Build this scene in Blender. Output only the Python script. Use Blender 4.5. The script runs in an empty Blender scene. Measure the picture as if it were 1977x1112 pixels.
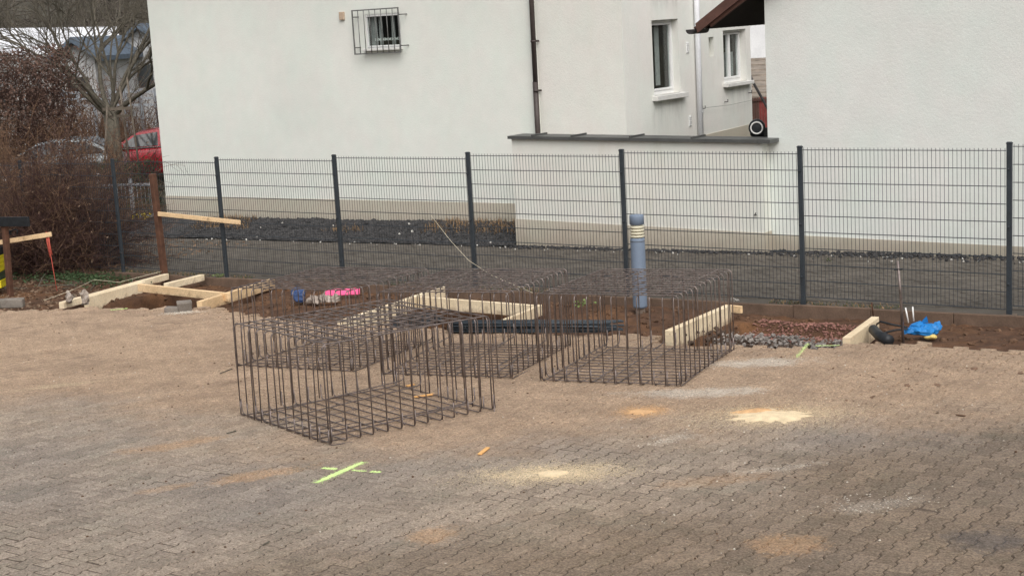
import bpy, math, random
import numpy as np
from mathutils import Vector, Matrix, noise
random.seed(7)
rng = np.random.default_rng(11)
SC = bpy.context.scene
COL = SC.collection
R = math.radians

# ------------------------------------------------------------------ camera
cam_d = bpy.data.cameras.new('camera')
cam = bpy.data.objects.new('camera', cam_d); COL.objects.link(cam)
cam_d.lens = 52.873; cam_d.sensor_width = 36.0; cam_d.sensor_fit = 'HORIZONTAL'
cam_d.clip_start = 0.1; cam_d.clip_end = 2000
CAM = Vector((17.829, -16.803, 3.812))
CR = Matrix(((0.81477, -0.05573, 0.57709), (0.57706, 0.17432, -0.79788), (-0.05613, 0.98311, 0.17419)))
cam.matrix_world = Matrix.Translation(CAM) @ CR.to_4x4()
SC.camera = cam

# ------------------------------------------------------------------ light
world = bpy.data.worlds.new('World'); SC.world = world; world.use_nodes = True
wn = world.node_tree.nodes; wl = world.node_tree.links
for n in list(wn): wn.remove(n)
SUN_EL, SUN_AZ = R(50), R(132)          # azimuth clockwise from +Y
sky = wn.new('ShaderNodeTexSky'); sky.sky_type = 'NISHITA'; sky.sun_disc = False
sky.sun_elevation = SUN_EL; sky.sun_rotation = SUN_AZ
sky.air_density = 1.0; sky.dust_density = 6.0; sky.ozone_density = 1.0
hs = wn.new('ShaderNodeHueSaturation'); hs.inputs['Saturation'].default_value = 0.22
bg = wn.new('ShaderNodeBackground'); bg.inputs['Strength'].default_value = 0.15
wo = wn.new('ShaderNodeOutputWorld')
wl.new(sky.outputs[0], hs.inputs['Color']); wl.new(hs.outputs[0], bg.inputs['Color']); wl.new(bg.outputs[0], wo.inputs['Surface'])
sun_d = bpy.data.lights.new('sun', 'SUN'); sun_d.energy = 0.75; sun_d.angle = R(75); sun_d.color = (1.0, 0.97, 0.92)
sun = bpy.data.objects.new('sun', sun_d); COL.objects.link(sun)
sd = Vector((math.sin(SUN_AZ) * math.cos(SUN_EL), math.cos(SUN_AZ) * math.cos(SUN_EL), math.sin(SUN_EL)))
sun.rotation_euler = sd.to_track_quat('Z', 'Y').to_euler()
sun.location = (0, 0, 30)
vs = SC.view_settings
vs.view_transform = 'Standard'; vs.look = 'None'; vs.gamma = 1.0; vs.use_curve_mapping = False
vs.exposure = 0.19

# ------------------------------------------------------------------ helpers
SX, SY = 0.018586, -0.029833
def gz(x, y):
    """level of the yard (rises towards the camera) and of the lane behind the fence"""
    return SX * np.clip(x, -40, 30) + np.where(np.asarray(y) < 0, SY * np.clip(y, -18, 0), 0.0)
def gzf(x, y): return float(gz(x, y))

def _h(ix, iy, s):
    v = np.sin(ix * 127.1 + iy * 311.7 + s * 74.7) * 43758.5453
    return v - np.floor(v)
def vnoise(x, y, s=0):
    x = np.asarray(x, float); y = np.asarray(y, float)
    ix, iy = np.floor(x), np.floor(y); fx, fy = x - ix, y - iy
    fx = fx * fx * (3 - 2 * fx); fy = fy * fy * (3 - 2 * fy)
    a, b, c, d = _h(ix, iy, s), _h(ix + 1, iy, s), _h(ix, iy + 1, s), _h(ix + 1, iy + 1, s)
    return (a * (1 - fx) + b * fx) * (1 - fy) + (c * (1 - fx) + d * fx) * fy
def fbm(x, y, s=0, o=4):
    t = 0; a = 0.5; f = 1.0
    for k in range(o):
        t = t + a * (vnoise(np.asarray(x) * f, np.asarray(y) * f, s + k) - 0.5); a *= 0.5; f *= 2.03
    return t
def smooth(a, b, x):
    t = np.clip((np.asarray(x, float) - a) / (b - a), 0, 1); return t * t * (3 - 2 * t)

class MB:
    """collects shapes, links them as one mesh object"""
    def __init__(s): s.v = []; s.f = []; s.sm = []
    def add(s, vs, fs, sm=False):
        n = len(s.v); s.v.extend([tuple(p) for p in vs])
        for f in fs: s.f.append(tuple(i + n for i in f)); s.sm.append(sm)
    def box(s, c, size, M=None, bev=0.0):
        x, y, z = size[0] / 2, size[1] / 2, size[2] / 2
        c = Vector(c)
        if bev <= 0:
            P = [Vector((a * x, b * y, d * z)) for d in (-1, 1) for a, b in ((-1, -1), (1, -1), (1, 1), (-1, 1))]
            F = [(3, 2, 1, 0), (4, 5, 6, 7), (0, 1, 5, 4), (1, 2, 6, 5), (2, 3, 7, 6), (3, 0, 4, 7)]
        else:
            P = []; F = []
            idx = {}
            for sx in (-1, 1):
                for sy in (-1, 1):
                    for sz in (-1, 1):
                        for ax in range(3):
                            p = [sx * (x - bev), sy * (y - bev), sz * (z - bev)]
                            p[ax] = (sx * x, sy * y, sz * z)[ax]
                            idx[(sx, sy, sz, ax)] = len(P); P.append(Vector(p))
            q = ((-1, -1), (1, -1), (1, 1), (-1, 1))
            for sg in (-1, 1):
                for ax in range(3):
                    loop = []
                    for a, b in q:
                        k = [0, 0, 0]; k[ax] = sg; k[(ax + 1) % 3] = a; k[(ax + 2) % 3] = b
                        loop.append(idx[(k[0], k[1], k[2], ax)])
                    F.append(tuple(loop if sg > 0 else loop[::-1]))
            for ax in range(3):
                b1, b2 = (ax + 1) % 3, (ax + 2) % 3
                for s1 in (-1, 1):
                    for s2 in (-1, 1):
                        k0 = [0, 0, 0]; k1 = [0, 0, 0]
                        for k, sg in ((k0, -1), (k1, 1)): k[ax] = sg; k[b1] = s1; k[b2] = s2
                        lp = (idx[(*k0, b1)], idx[(*k1, b1)], idx[(*k1, b2)], idx[(*k0, b2)])
                        F.append(lp if s1 * s2 > 0 else lp[::-1])
            for sx in (-1, 1):
                for sy in (-1, 1):
                    for sz in (-1, 1):
                        t = tuple(idx[(sx, sy, sz, a)] for a in range(3))
                        F.append(t if sx * sy * sz > 0 else t[::-1])
        if M is not None: P = [M @ p for p in P]
        s.add([p + c for p in P], F)
    def bar(s, p, q, w, h, bev=0.0, up=(0, 0, 1), roll=0.0):
        """box from p to q (centre line), w wide, h tall"""
        p, q = Vector(p), Vector(q); d = q - p; L = d.length; d.normalize()
        side = d.cross(Vector(up)).normalized(); u = side.cross(d)
        M = Matrix((d, side, u)).transposed()
        if roll: M = Matrix.Rotation(roll, 3, d) @ M
        s.box((p + q) / 2, (L, w, h), M, bev)
    def tube(s, path, r, n=6, cap=True, sm=True):
        path = [Vector(p) for p in path]
        rs = r if isinstance(r, (list, tuple)) else [r] * len(path)
        m = len(path); V = []; F = []
        t0 = (path[1] - path[0]).normalized()
        a = t0.cross(Vector((0.13, 0.29, 0.95)))
        if a.length < 0.05: a = t0.cross(Vector((1, 0, 0)))
        a.normalize()
        for i in range(m):
            t = (path[min(i + 1, m - 1)] - path[max(i - 1, 0)]).normalized()
            a = (a - t * a.dot(t)).normalized(); b = t.cross(a)
            for k in range(n):
                th = 2 * math.pi * k / n
                V.append(path[i] + (a * math.cos(th) + b * math.sin(th)) * rs[i])
        for i in range(m - 1):
            for k in range(n):
                F.append((i * n + k, i * n + (k + 1) % n, (i + 1) * n + (k + 1) % n, (i + 1) * n + k))
        if cap:
            F.append(tuple(range(n - 1, -1, -1))); F.append(tuple((m - 1) * n + k for k in range(n)))
        s.add(V, F, sm)
    def lathe(s, prof, c=(0, 0, 0), n=24, M=None, sm=True):
        """profile of (radius, z) turned about the z axis"""
        V = []; F = []; m = len(prof)
        for (r, z) in prof:
            for k in range(n):
                th = 2 * math.pi * k / n; p = Vector((r * math.cos(th), r * math.sin(th), z))
                V.append((M @ p if M is not None else p) + Vector(c))
        for i in range(m - 1):
            for k in range(n): F.append((i * n + k, i * n + (k + 1) % n, (i + 1) * n + (k + 1) % n, (i + 1) * n + k))
        F.append(tuple(range(n - 1, -1, -1))); F.append(tuple((m - 1) * n + k for k in range(n)))
        s.add(V, F, sm)
    def prism(s, poly, ext):
        """closed polygon (list of 3D points) pushed along ext"""
        n = len(poly); e = Vector(ext); P = [Vector(p) for p in poly]
        nrm = Vector((0, 0, 0))
        for i in range(n): nrm += P[i].cross(P[(i + 1) % n])
        if nrm.dot(e) > 0: P = P[::-1]
        V = P + [p + e for p in P]
        F = [tuple(range(n)), tuple(range(2 * n - 1, n - 1, -1))]
        F += [((i + 1) % n, i, n + i, n + (i + 1) % n) for i in range(n)]
        s.add(V, F)
    def rock(s, c, size, sq=(1, 1, 1), jit=0.28):
        c = Vector(c); rot = Matrix.Rotation(random.uniform(0, 6.28), 3, 'Z') @ Matrix.Rotation(random.uniform(-.6, .6), 3, 'X')
        V = []
        for p in ICO_V:
            k = size * (1 + random.uniform(-jit, jit))
            V.append(rot @ Vector((p[0] * k * sq[0], p[1] * k * sq[1], p[2] * k * sq[2])) + c)
        s.add(V, ICO_F)
    def quad(s, a, b, c, d): s.add([a, b, c, d], [(0, 1, 2, 3)])
    def mesh(s, name, origin=(0, 0, 0)):
        me = bpy.data.meshes.new(name)
        o = Vector(origin)
        me.from_pydata([(p[0] - o.x, p[1] - o.y, p[2] - o.z) for p in s.v], [], s.f)
        me.polygons.foreach_set('use_smooth', s.sm)
        me.update()
        return me
    def build(s, name, material, parent=None, origin=None):
        if origin is None: origin = (0, 0, 0) if parent is None else wloc(parent)
        me = s.mesh(name, origin); me.materials.append(material)
        return link(name, me, parent, None if parent is not None else origin)
_t = (1 + 5 ** .5) / 2
ICO_V = [Vector(p).normalized() for p in ((-1, _t, 0), (1, _t, 0), (-1, -_t, 0), (1, -_t, 0), (0, -1, _t), (0, 1, _t), (0, -1, -_t), (0, 1, -_t), (_t, 0, -1), (_t, 0, 1), (-_t, 0, -1), (-_t, 0, 1))]
ICO_F = [(0, 11, 5), (0, 5, 1), (0, 1, 7), (0, 7, 10), (0, 10, 11), (1, 5, 9), (5, 11, 4), (11, 10, 2), (10, 7, 6), (7, 1, 8), (3, 9, 4), (3, 4, 2), (3, 2, 6), (3, 6, 8), (3, 8, 9), (4, 9, 5), (2, 4, 11), (6, 2, 10), (8, 6, 7), (9, 8, 1)]

def wloc(o):
    p = Vector((0, 0, 0))
    while o is not None: p = p + Vector(o.location); o = o.parent
    return p
def link(name, me, parent=None, loc=None):
    o = bpy.data.objects.new(name, me); COL.objects.link(o)
    if parent is not None: o.parent = parent
    if loc is not None: o.location = loc
    return o
def tag(o, label=None, cat=None, group=None, kind=None):
    if label: o['label'] = label
    if cat: o['category'] = cat
    if group: o['group'] = group
    if kind: o['kind'] = kind
    return o
def thing(name, loc, label, cat, group=None):
    o = bpy.data.objects.new(name, None); COL.objects.link(o); o.location = loc; o.empty_display_size = 0.2
    return tag(o, label, cat, group)
def struct(name, loc=(0, 0, 0)):
    o = bpy.data.objects.new(name, None); COL.objects.link(o); o.location = loc
    return tag(o, kind='structure')
def npmesh(name, V, F, material, parent=None, smooth_=False):
    """numpy arrays of vertices and equal-sized faces"""
    me = bpy.data.meshes.new(name); k = F.shape[1]
    me.vertices.add(len(V)); me.vertices.foreach_set('co', np.ascontiguousarray(V, np.float32).ravel())
    me.loops.add(F.size); me.loops.foreach_set('vertex_index', np.ascontiguousarray(F, np.int32).ravel())
    me.polygons.add(len(F)); me.polygons.foreach_set('loop_start', np.arange(0, F.size, k, dtype=np.int32))
    me.polygons.foreach_set('use_smooth', np.full(len(F), smooth_))
    me.update(calc_edges=True); me.materials.append(material)
    return link(name, me, parent)
def grid(name, xs, ys, zf, material, parent=None, keep=None, smooth_=True):
    X, Y = np.meshgrid(xs, ys); Z = zf(X, Y)
    V = np.stack([X.ravel(), Y.ravel(), Z.ravel()], 1)
    nx, ny = len(xs), len(ys)
    i = (np.arange(ny - 1)[:, None] * nx + np.arange(nx - 1)[None]).ravel()
    F = np.stack([i, i + 1, i + nx + 1, i + nx], 1)
    if keep is not None:
        cx, cy = V[F].mean(1)[:, 0], V[F].mean(1)[:, 1]
        F = F[keep(cx, cy)]
    return npmesh(name, V, F, material, parent, smooth_)

# ------------------------------------------------------------------ materials
class NT:
    def __init__(s, name):
        s.m = bpy.data.materials.new(name); s.m.use_nodes = True
        s.n = s.m.node_tree.nodes; s.l = s.m.node_tree.links
        s.b = s.n['Principled BSDF']; s.b.inputs['Specular IOR Level'].default_value = 0.3
    def pos(s, scale=(1, 1, 1), obj=False):
        if obj: o = s.n.new('ShaderNodeTexCoord').outputs['Object']
        else: o = s.n.new('ShaderNodeNewGeometry').outputs['Position']
        mp = s.n.new('ShaderNodeMapping'); mp.inputs['Scale'].default_value = scale
        s.l.new(o, mp.inputs['Vector']); return mp.outputs[0]
    def noise(s, scale, vec=None, det=4, rough=.55, dist=0):
        t = s.n.new('ShaderNodeTexNoise'); t.inputs['Scale'].default_value = scale; t.inputs['Detail'].default_value = det
        t.inputs['Roughness'].default_value = rough; t.inputs['Distortion'].default_value = dist
        s.l.new(vec if vec is not None else s.pos(), t.inputs['Vector']); return t.outputs['Fac']
    def ramp(s, fac, stops, interp='LINEAR'):
        r = s.n.new('ShaderNodeValToRGB'); r.color_ramp.interpolation = interp
        e = r.color_ramp.elements
        while len(e) < len(stops): e.new(0.5)
        for k, (p, c) in enumerate(stops):
            e[k].position = p; e[k].color = (c, c, c, 1) if isinstance(c, (int, float)) else (*c, 1)
        s.l.new(fac, r.inputs['Fac']); return r.outputs['Color']
    def mix(s, fac, a, b, mode='MIX'):
        m = s.n.new('ShaderNodeMix'); m.data_type = 'RGBA'; m.blend_type = mode
        for k, v in ((0, fac), (6, a), (7, b)):
            sock = m.inputs[k]
            if isinstance(v, (int, float)): sock.default_value = v if k == 0 else (v, v, v, 1)
            elif isinstance(v, tuple): sock.default_value = (*v, 1)
            else: s.l.new(v, sock)
        return m.outputs[2]
    def math(s, op, a, b=0.0, clamp=False):
        m = s.n.new('ShaderNodeMath'); m.operation = op; m.use_clamp = clamp
        for sock, v in ((m.inputs[0], a), (m.inputs[1], b)):
            if isinstance(v, (int, float)): sock.default_value = v
            else: s.l.new(v, sock)
        return m.outputs[0]
    def sep(s):
        g = s.n.new('ShaderNodeNewGeometry'); x = s.n.new('ShaderNodeSeparateXYZ'); s.l.new(g.outputs['Position'], x.inputs[0]); return x.outputs
    def col(s, c):
        if isinstance(c, tuple): s.b.inputs['Base Color'].default_value = (*c, 1)
        else: s.l.new(c, s.b.inputs['Base Color'])
    def bump(s, h, strength=.3, dist=.01):
        b = s.n.new('ShaderNodeBump'); b.inputs['Strength'].default_value = strength; b.inputs['Distance'].default_value = dist
        s.l.new(h, b.inputs['Height']); s.l.new(b.outputs[0], s.b.inputs['Normal'])
    def rough(s, v): s.b.inputs['Roughness'].default_value = v
def mk(name, c, rough=.7, var=.18, scale=6.0, fine=60.0, bump=.2, dist=.005, metal=0.0, obj=False, spec=.3):
    """a plain coloured surface with large and fine mottling and a little relief"""
    t = NT(name); p = t.pos(obj=obj)
    n1 = t.noise(scale, p, 4); n2 = t.noise(fine, p, 3)
    lo = tuple(x * (1 - var) for x in c); hi = tuple(min(1, x * (1 + var)) for x in c)
    a = t.ramp(n1, [(.3, lo), (.7, hi)])
    b = t.mix(.5, a, t.ramp(n2, [(.3, .7 if var > .1 else .88), (.7, 1.25 if var > .1 else 1.08)]), 'MULTIPLY') if fine else a
    t.col(b); t.rough(rough); t.b.inputs['Metallic'].default_value = metal; t.b.inputs['Specular IOR Level'].default_value = spec
    if bump: t.bump(n2, bump, dist)
    return t.m

def dirt_mask(t):
    """1 on the strip of yard that trodden earth has coloured brown, 0 on clean pavers"""
    s = t.sep()
    lim = t.math('ADD', t.math('MULTIPLY', t.math('MAXIMUM', t.math('SUBTRACT', s[0], 9.6), 0.0), 0.75), -8.1)
    d = t.math('SUBTRACT', s[1], lim)
    n = t.math('MULTIPLY', t.math('SUBTRACT', t.noise(.55, None, 6, .62), .5), 4.5)
    n2 = t.math('MULTIPLY', t.math('SUBTRACT', t.noise(3.0, None, 5, .65), .5), 1.6)
    v = t.math('ADD', t.math('ADD', d, n), n2)
    mr = t.n.new('ShaderNodeMapRange'); mr.interpolation_type = 'SMOOTHSTEP'
    mr.inputs['From Min'].default_value = -.9; mr.inputs['From Max'].default_value = 1.3
    t.l.new(v, mr.inputs['Value']); return mr.outputs['Result']
DIRT = (.465, .328, .222)
# dust trodden and blown into the paving: (x, y, half length, half width, angle, colour, strength)
LIME_C, TAN_C, SAND_C = (.62, .56, .48), (.60, .36, .19), (.72, .58, .38)
BLOTS = [(*(14.938, -8), .34, .3, 36, (.105, .098, .1), .55), (*(11.209, -3.465), .62, .28, 36, LIME_C, .6), (*(11.264, -4.918), .85, .24, 30, LIME_C, .58), (*(11.941, -6.557), .4, .14, 60, LIME_C, .26), (*(14.106, -7.591), .45, .16, 50, LIME_C, .22),
         (*(13.085, -7.038), .5, .09, 50, LIME_C, .2), (*(11.749, -9.436), .24, .19, 60, TAN_C, .42), (*(9.526, -8.802), .5, .16, 60, TAN_C, .42), (*(13.921, -8.627), .28, .24, 36, TAN_C, .42),
         (*(11.617, -7.835), .62, .32, 36, SAND_C, .42), (*(11.186, -5.789), .26, .26, 60, TAN_C, .65), (*(12.313, -5.522), .6, .42, 36, SAND_C, .42), (*(9.123, -9.373), .3, .1, 60, TAN_C, .3), (*(4.812, -7.089), .6, .14, 55, SAND_C, .3), (*(12.835, -7.461), .5, .2, 45, TAN_C, .25), (*(8.076, -8.434), .55, .2, 60, TAN_C, .4)]
def blots(t, c):
    s = t.sep(); n = t.math('ADD', t.math('MULTIPLY', t.math('SUBTRACT', t.noise(3.2, None, 5, .65), .5), 2.0), t.math('MULTIPLY', t.math('SUBTRACT', t.noise(26, None, 5, .8), .5), 1.7))
    for (x, y, a, b, rot, col, k) in BLOTS:
        ca, sa = math.cos(R(rot)), math.sin(R(rot))
        dx, dy = t.math('SUBTRACT', s[0], x), t.math('SUBTRACT', s[1], y)
        u = t.math('DIVIDE', t.math('ADD', t.math('MULTIPLY', dx, ca), t.math('MULTIPLY', dy, sa)), a)
        v = t.math('DIVIDE', t.math('SUBTRACT', t.math('MULTIPLY', dy, ca), t.math('MULTIPLY', dx, sa)), b)
        r = t.math('SQRT', t.math('ADD', t.math('MULTIPLY', u, u), t.math('MULTIPLY', v, v)))
        mr = t.n.new('ShaderNodeMapRange'); mr.interpolation_type = 'SMOOTHSTEP'
        mr.inputs['From Min'].default_value = 1.0; mr.inputs['From Max'].default_value = .35; mr.inputs['To Max'].default_value = k
        t.l.new(t.math('ADD', r, n), mr.inputs['Value']); c = t.mix(mr.outputs['Result'], c, col)
    return c
def mat_paver():
    t = NT('paver_concrete')
    oi = t.n.new('ShaderNodeObjectInfo'); ge = t.n.new('ShaderNodeNewGeometry')
    rnd = t.math('FRACT', t.math('ADD', t.math('MULTIPLY', oi.outputs['Random'], 7.13), ge.outputs['Random Per Island']))
    grey = t.ramp(rnd, [(0, (.33, .272, .22)), (.5, (.385, .318, .257)), (1, (.44, .364, .296))])
    big = t.noise(.45, None, 4)
    grey = t.mix(1.0, grey, t.ramp(big, [(.3, (.86, .88, .92)), (.7, (1.12, 1.08, 1.02))]), 'MULTIPLY')
    # older, darker and browner stones towards the lower right of the yard
    s_ = t.sep(); dk = t.n.new('ShaderNodeMapRange'); dk.interpolation_type = 'SMOOTHSTEP'; dk.inputs['From Min'].default_value = 11.2; dk.inputs['From Max'].default_value = 13.6
    t.l.new(t.math('ADD', t.math('SUBTRACT', s_[0], t.math('MULTIPLY', t.math('ADD', s_[1], 8.5), .4)), t.math('MULTIPLY', t.math('SUBTRACT', t.noise(.7, None, 5), .5), 4.0)), dk.inputs['Value'])
    grey = t.mix(dk.outputs['Result'], grey, t.mix(1.0, grey, (.70, .655, .60), 'MULTIPLY'))
    moss = t.ramp(t.noise(1.9, t.pos((1, 1, 1)), 6, .7), [(.5, 0.0), (.66, .6)])
    grey = t.mix(moss, grey, t.mix(1.0, grey, (.80, .86, .84), 'MULTIPLY'))
    dm = dirt_mask(t)
    dirt = t.mix(1.0, DIRT, t.ramp(t.noise(2.3, None, 6, .7), [(.25, (.64, .63, .64)), (.5, (.98, .98, .98)), (.75, (1.26, 1.27, 1.28))]), 'MULTIPLY')
    c = t.mix(t.math('MULTIPLY', dm, .88), grey, dirt)
    # pale lime dust lying in blots
    pd = t.ramp(t.noise(1.4, t.pos((1, 1.6, 1)), 7, .72), [(.62, 0.0), (.72, .3)])
    c = t.mix(pd, c, (.42, .37, .31))
    c = blots(t, c)
    sp = t.noise(70, None, 3, .7)
    c = t.mix(.9, c, t.ramp(sp, [(.28, .45), (.5, 1.0), (.74, 1.65)]), 'MULTIPLY')
    s2 = t.noise(30, None, 6, .78)
    c = t.mix(.8, c, t.ramp(s2, [(.3, .62), (.5, 1.0), (.7, 1.42)]), 'MULTIPLY')
    chip = t.ramp(t.noise(13, None, 5, .75), [(.63, 0.0), (.70, .5)])
    c = t.mix(chip, c, (.5, .44, .37))
    t.col(c); t.rough(.9)
    t.bump(t.math('ADD', sp, t.math('MULTIPLY', s2, 2.6)), 1.0, .012)
    return t.m
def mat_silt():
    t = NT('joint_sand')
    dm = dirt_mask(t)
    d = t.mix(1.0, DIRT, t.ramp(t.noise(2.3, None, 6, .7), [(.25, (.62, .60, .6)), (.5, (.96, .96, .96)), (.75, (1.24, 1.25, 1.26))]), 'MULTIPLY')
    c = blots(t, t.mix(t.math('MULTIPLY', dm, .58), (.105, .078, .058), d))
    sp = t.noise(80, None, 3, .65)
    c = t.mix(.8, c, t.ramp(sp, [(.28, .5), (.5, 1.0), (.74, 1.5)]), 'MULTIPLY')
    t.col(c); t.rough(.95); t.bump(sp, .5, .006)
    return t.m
def mat_stucco(name, c, stain=(.8, .78, .72), stain_amt=.25, streak=True, splash=False, drips=()):
    t = NT(name); p = t.pos()
    big = t.noise(.7, p, 5, .6); mid = t.noise(4.0, p, 5, .65)
    a = t.ramp(big, [(.3, tuple(x * .955 for x in c)), (.7, tuple(min(1, x * 1.03) for x in c))])
    a = t.mix(.6, a, t.ramp(mid, [(.3, .955), (.7, 1.03)]), 'MULTIPLY')
    if streak:
        st = t.noise(2.6, t.pos((1, 1, .16)), 6, .7)
        a = t.mix(t.math('MULTIPLY', t.ramp(st, [(.52, 0.0), (.78, 1.0)]), stain_amt), a, tuple(x * y for x, y in zip(c, stain)))
    for (y0, y1, zt, ln) in drips:                 # grime washed down below the window sills
        s_ = t.sep(); m = None
        for (k, a0, a1) in ((1, y0 - .04, y0 + .06), (1, y1 + .04, y1 - .06), (2, zt - ln, zt), (2, zt + .03, zt)):
            r = t.n.new('ShaderNodeMapRange'); r.interpolation_type = 'SMOOTHSTEP'; r.inputs['From Min'].default_value = a0; r.inputs['From Max'].default_value = a1
            t.l.new(s_[k], r.inputs['Value']); m = r.outputs['Result'] if m is None else t.math('MULTIPLY', m, r.outputs['Result'])
        m = t.math('MULTIPLY', m, t.ramp(t.noise(5, t.pos((1, 1, .15)), 5, .75), [(.4, .1), (.65, .7)]))
        a = t.mix(m, a, tuple(x * .62 for x in c))
    if splash:
        s_ = t.sep(); hgt = t.math('SUBTRACT', s_[2], t.math('MULTIPLY', s_[0], .0186))
        sm = t.n.new('ShaderNodeMapRange'); sm.interpolation_type = 'SMOOTHSTEP'; sm.inputs['From Min'].default_value = .42; sm.inputs['From Max'].default_value = .02; sm.inputs['To Max'].default_value = .55
        t.l.new(t.math('ADD', hgt, t.math('MULTIPLY', t.math('SUBTRACT', t.noise(3.5, p, 6, .7), .5), .5)), sm.inputs['Value'])
        a = t.mix(sm.outputs['Result'], a, (.3, .255, .2))
    fine = t.noise(130, p, 3, .6)
    a = t.mix(.8, a, t.ramp(fine, [(.3, .9), (.7, 1.07)]), 'MULTIPLY')
    hue = t.noise(1.6, t.pos((1, 1, .8)), 4, .6)
    a = t.mix(.7, a, t.ramp(hue, [(.35, (1.02, .985, .985)), (.65, (.975, 1.01, .995))]), 'MULTIPLY')
    t.col(a); t.rough(.92); t.bump(t.math('ADD', fine, t.math('MULTIPLY', t.noise(28, p, 5, .7), 2.2)), .32, .008)
    return t.m
def mat_wood(name, c, dark=.62):
    t = NT(name); p = t.pos(obj=True)
    w = t.n.new('ShaderNodeTexNoise'); w.inputs['Scale'].default_value = 9; w.inputs['Detail'].default_value = 6; w.inputs['Distortion'].default_value = .6
    mp = t.n.new('ShaderNodeMapping'); mp.inputs['Scale'].default_value = (5, .5, 5)
    tc = t.n.new('ShaderNodeTexCoord'); t.l.new(tc.outputs['Object'], mp.inputs[0]); t.l.new(mp.outputs[0], w.inputs['Vector'])
    oi = t.n.new('ShaderNodeObjectInfo')
    a = t.ramp(w.outputs['Fac'], [(.3, tuple(x * dark for x in c)), (.52, c), (.75, tuple(min(1, x * 1.12) for x in c))])
    a = t.mix(.7, a, t.ramp(t.noise(2.2, p, 5), [(.32, (.72, .66, .6)), (.55, 1.0), (.8, 1.06)]), 'MULTIPLY')
    a = t.mix(1.0, a, t.ramp(oi.outputs['Random'], [(0, (.9, .88, .85)), (1, (1.05, 1.05, 1.05))]), 'MULTIPLY')
    # mud splashed on the lower edge of the timber
    x = t.n.new('ShaderNodeSeparateXYZ'); t.l.new(tc.outputs['Object'], x.inputs[0])
    md = t.ramp(t.math('ADD', t.math('MULTIPLY', x.outputs[2], -2.6), t.noise(7, p, 6, .75)), [(.56, 0.0), (.80, .75)])
    a = t.mix(md, a, (.2, .125, .08))
    kn = t.ramp(t.noise(6.5, t.pos((1, 3, 3), obj=True), 2, .5), [(.70, 0.0), (.74, .7)])
    a = t.mix(kn, a, (.3, .16, .08))
    t.col(a); t.rough(.75); t.bump(w.outputs['Fac'], .25, .004)
    return t.m
def mat_soil(name, c, hue=(.16, .08, .035), amt=.5):
    t = NT(name); p = t.pos()
    a = t.ramp(t.noise(5, p, 7, .7), [(.25, tuple(x * .5 for x in c)), (.5, c), (.78, tuple(x * 1.75 for x in c))])
    a = t.mix(t.math('MULTIPLY', t.ramp(t.noise(1.1, p, 5, .6), [(.5, 0.0), (.68, 1.0)]), amt), a, hue)
    f = t.noise(55, p, 4, .7)
    a = t.mix(.8, a, t.ramp(f, [(.28, .5), (.5, 1.0), (.75, 1.5)]), 'MULTIPLY')
    t.col(a); t.rough(.95); t.bump(f, .6, .012)
    return t.m
def mat_glass(name, c, rough=.06):
    t = NT(name); t.col(c); t.rough(rough); t.b.inputs['Specular IOR Level'].default_value = .55; return t.m

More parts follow.
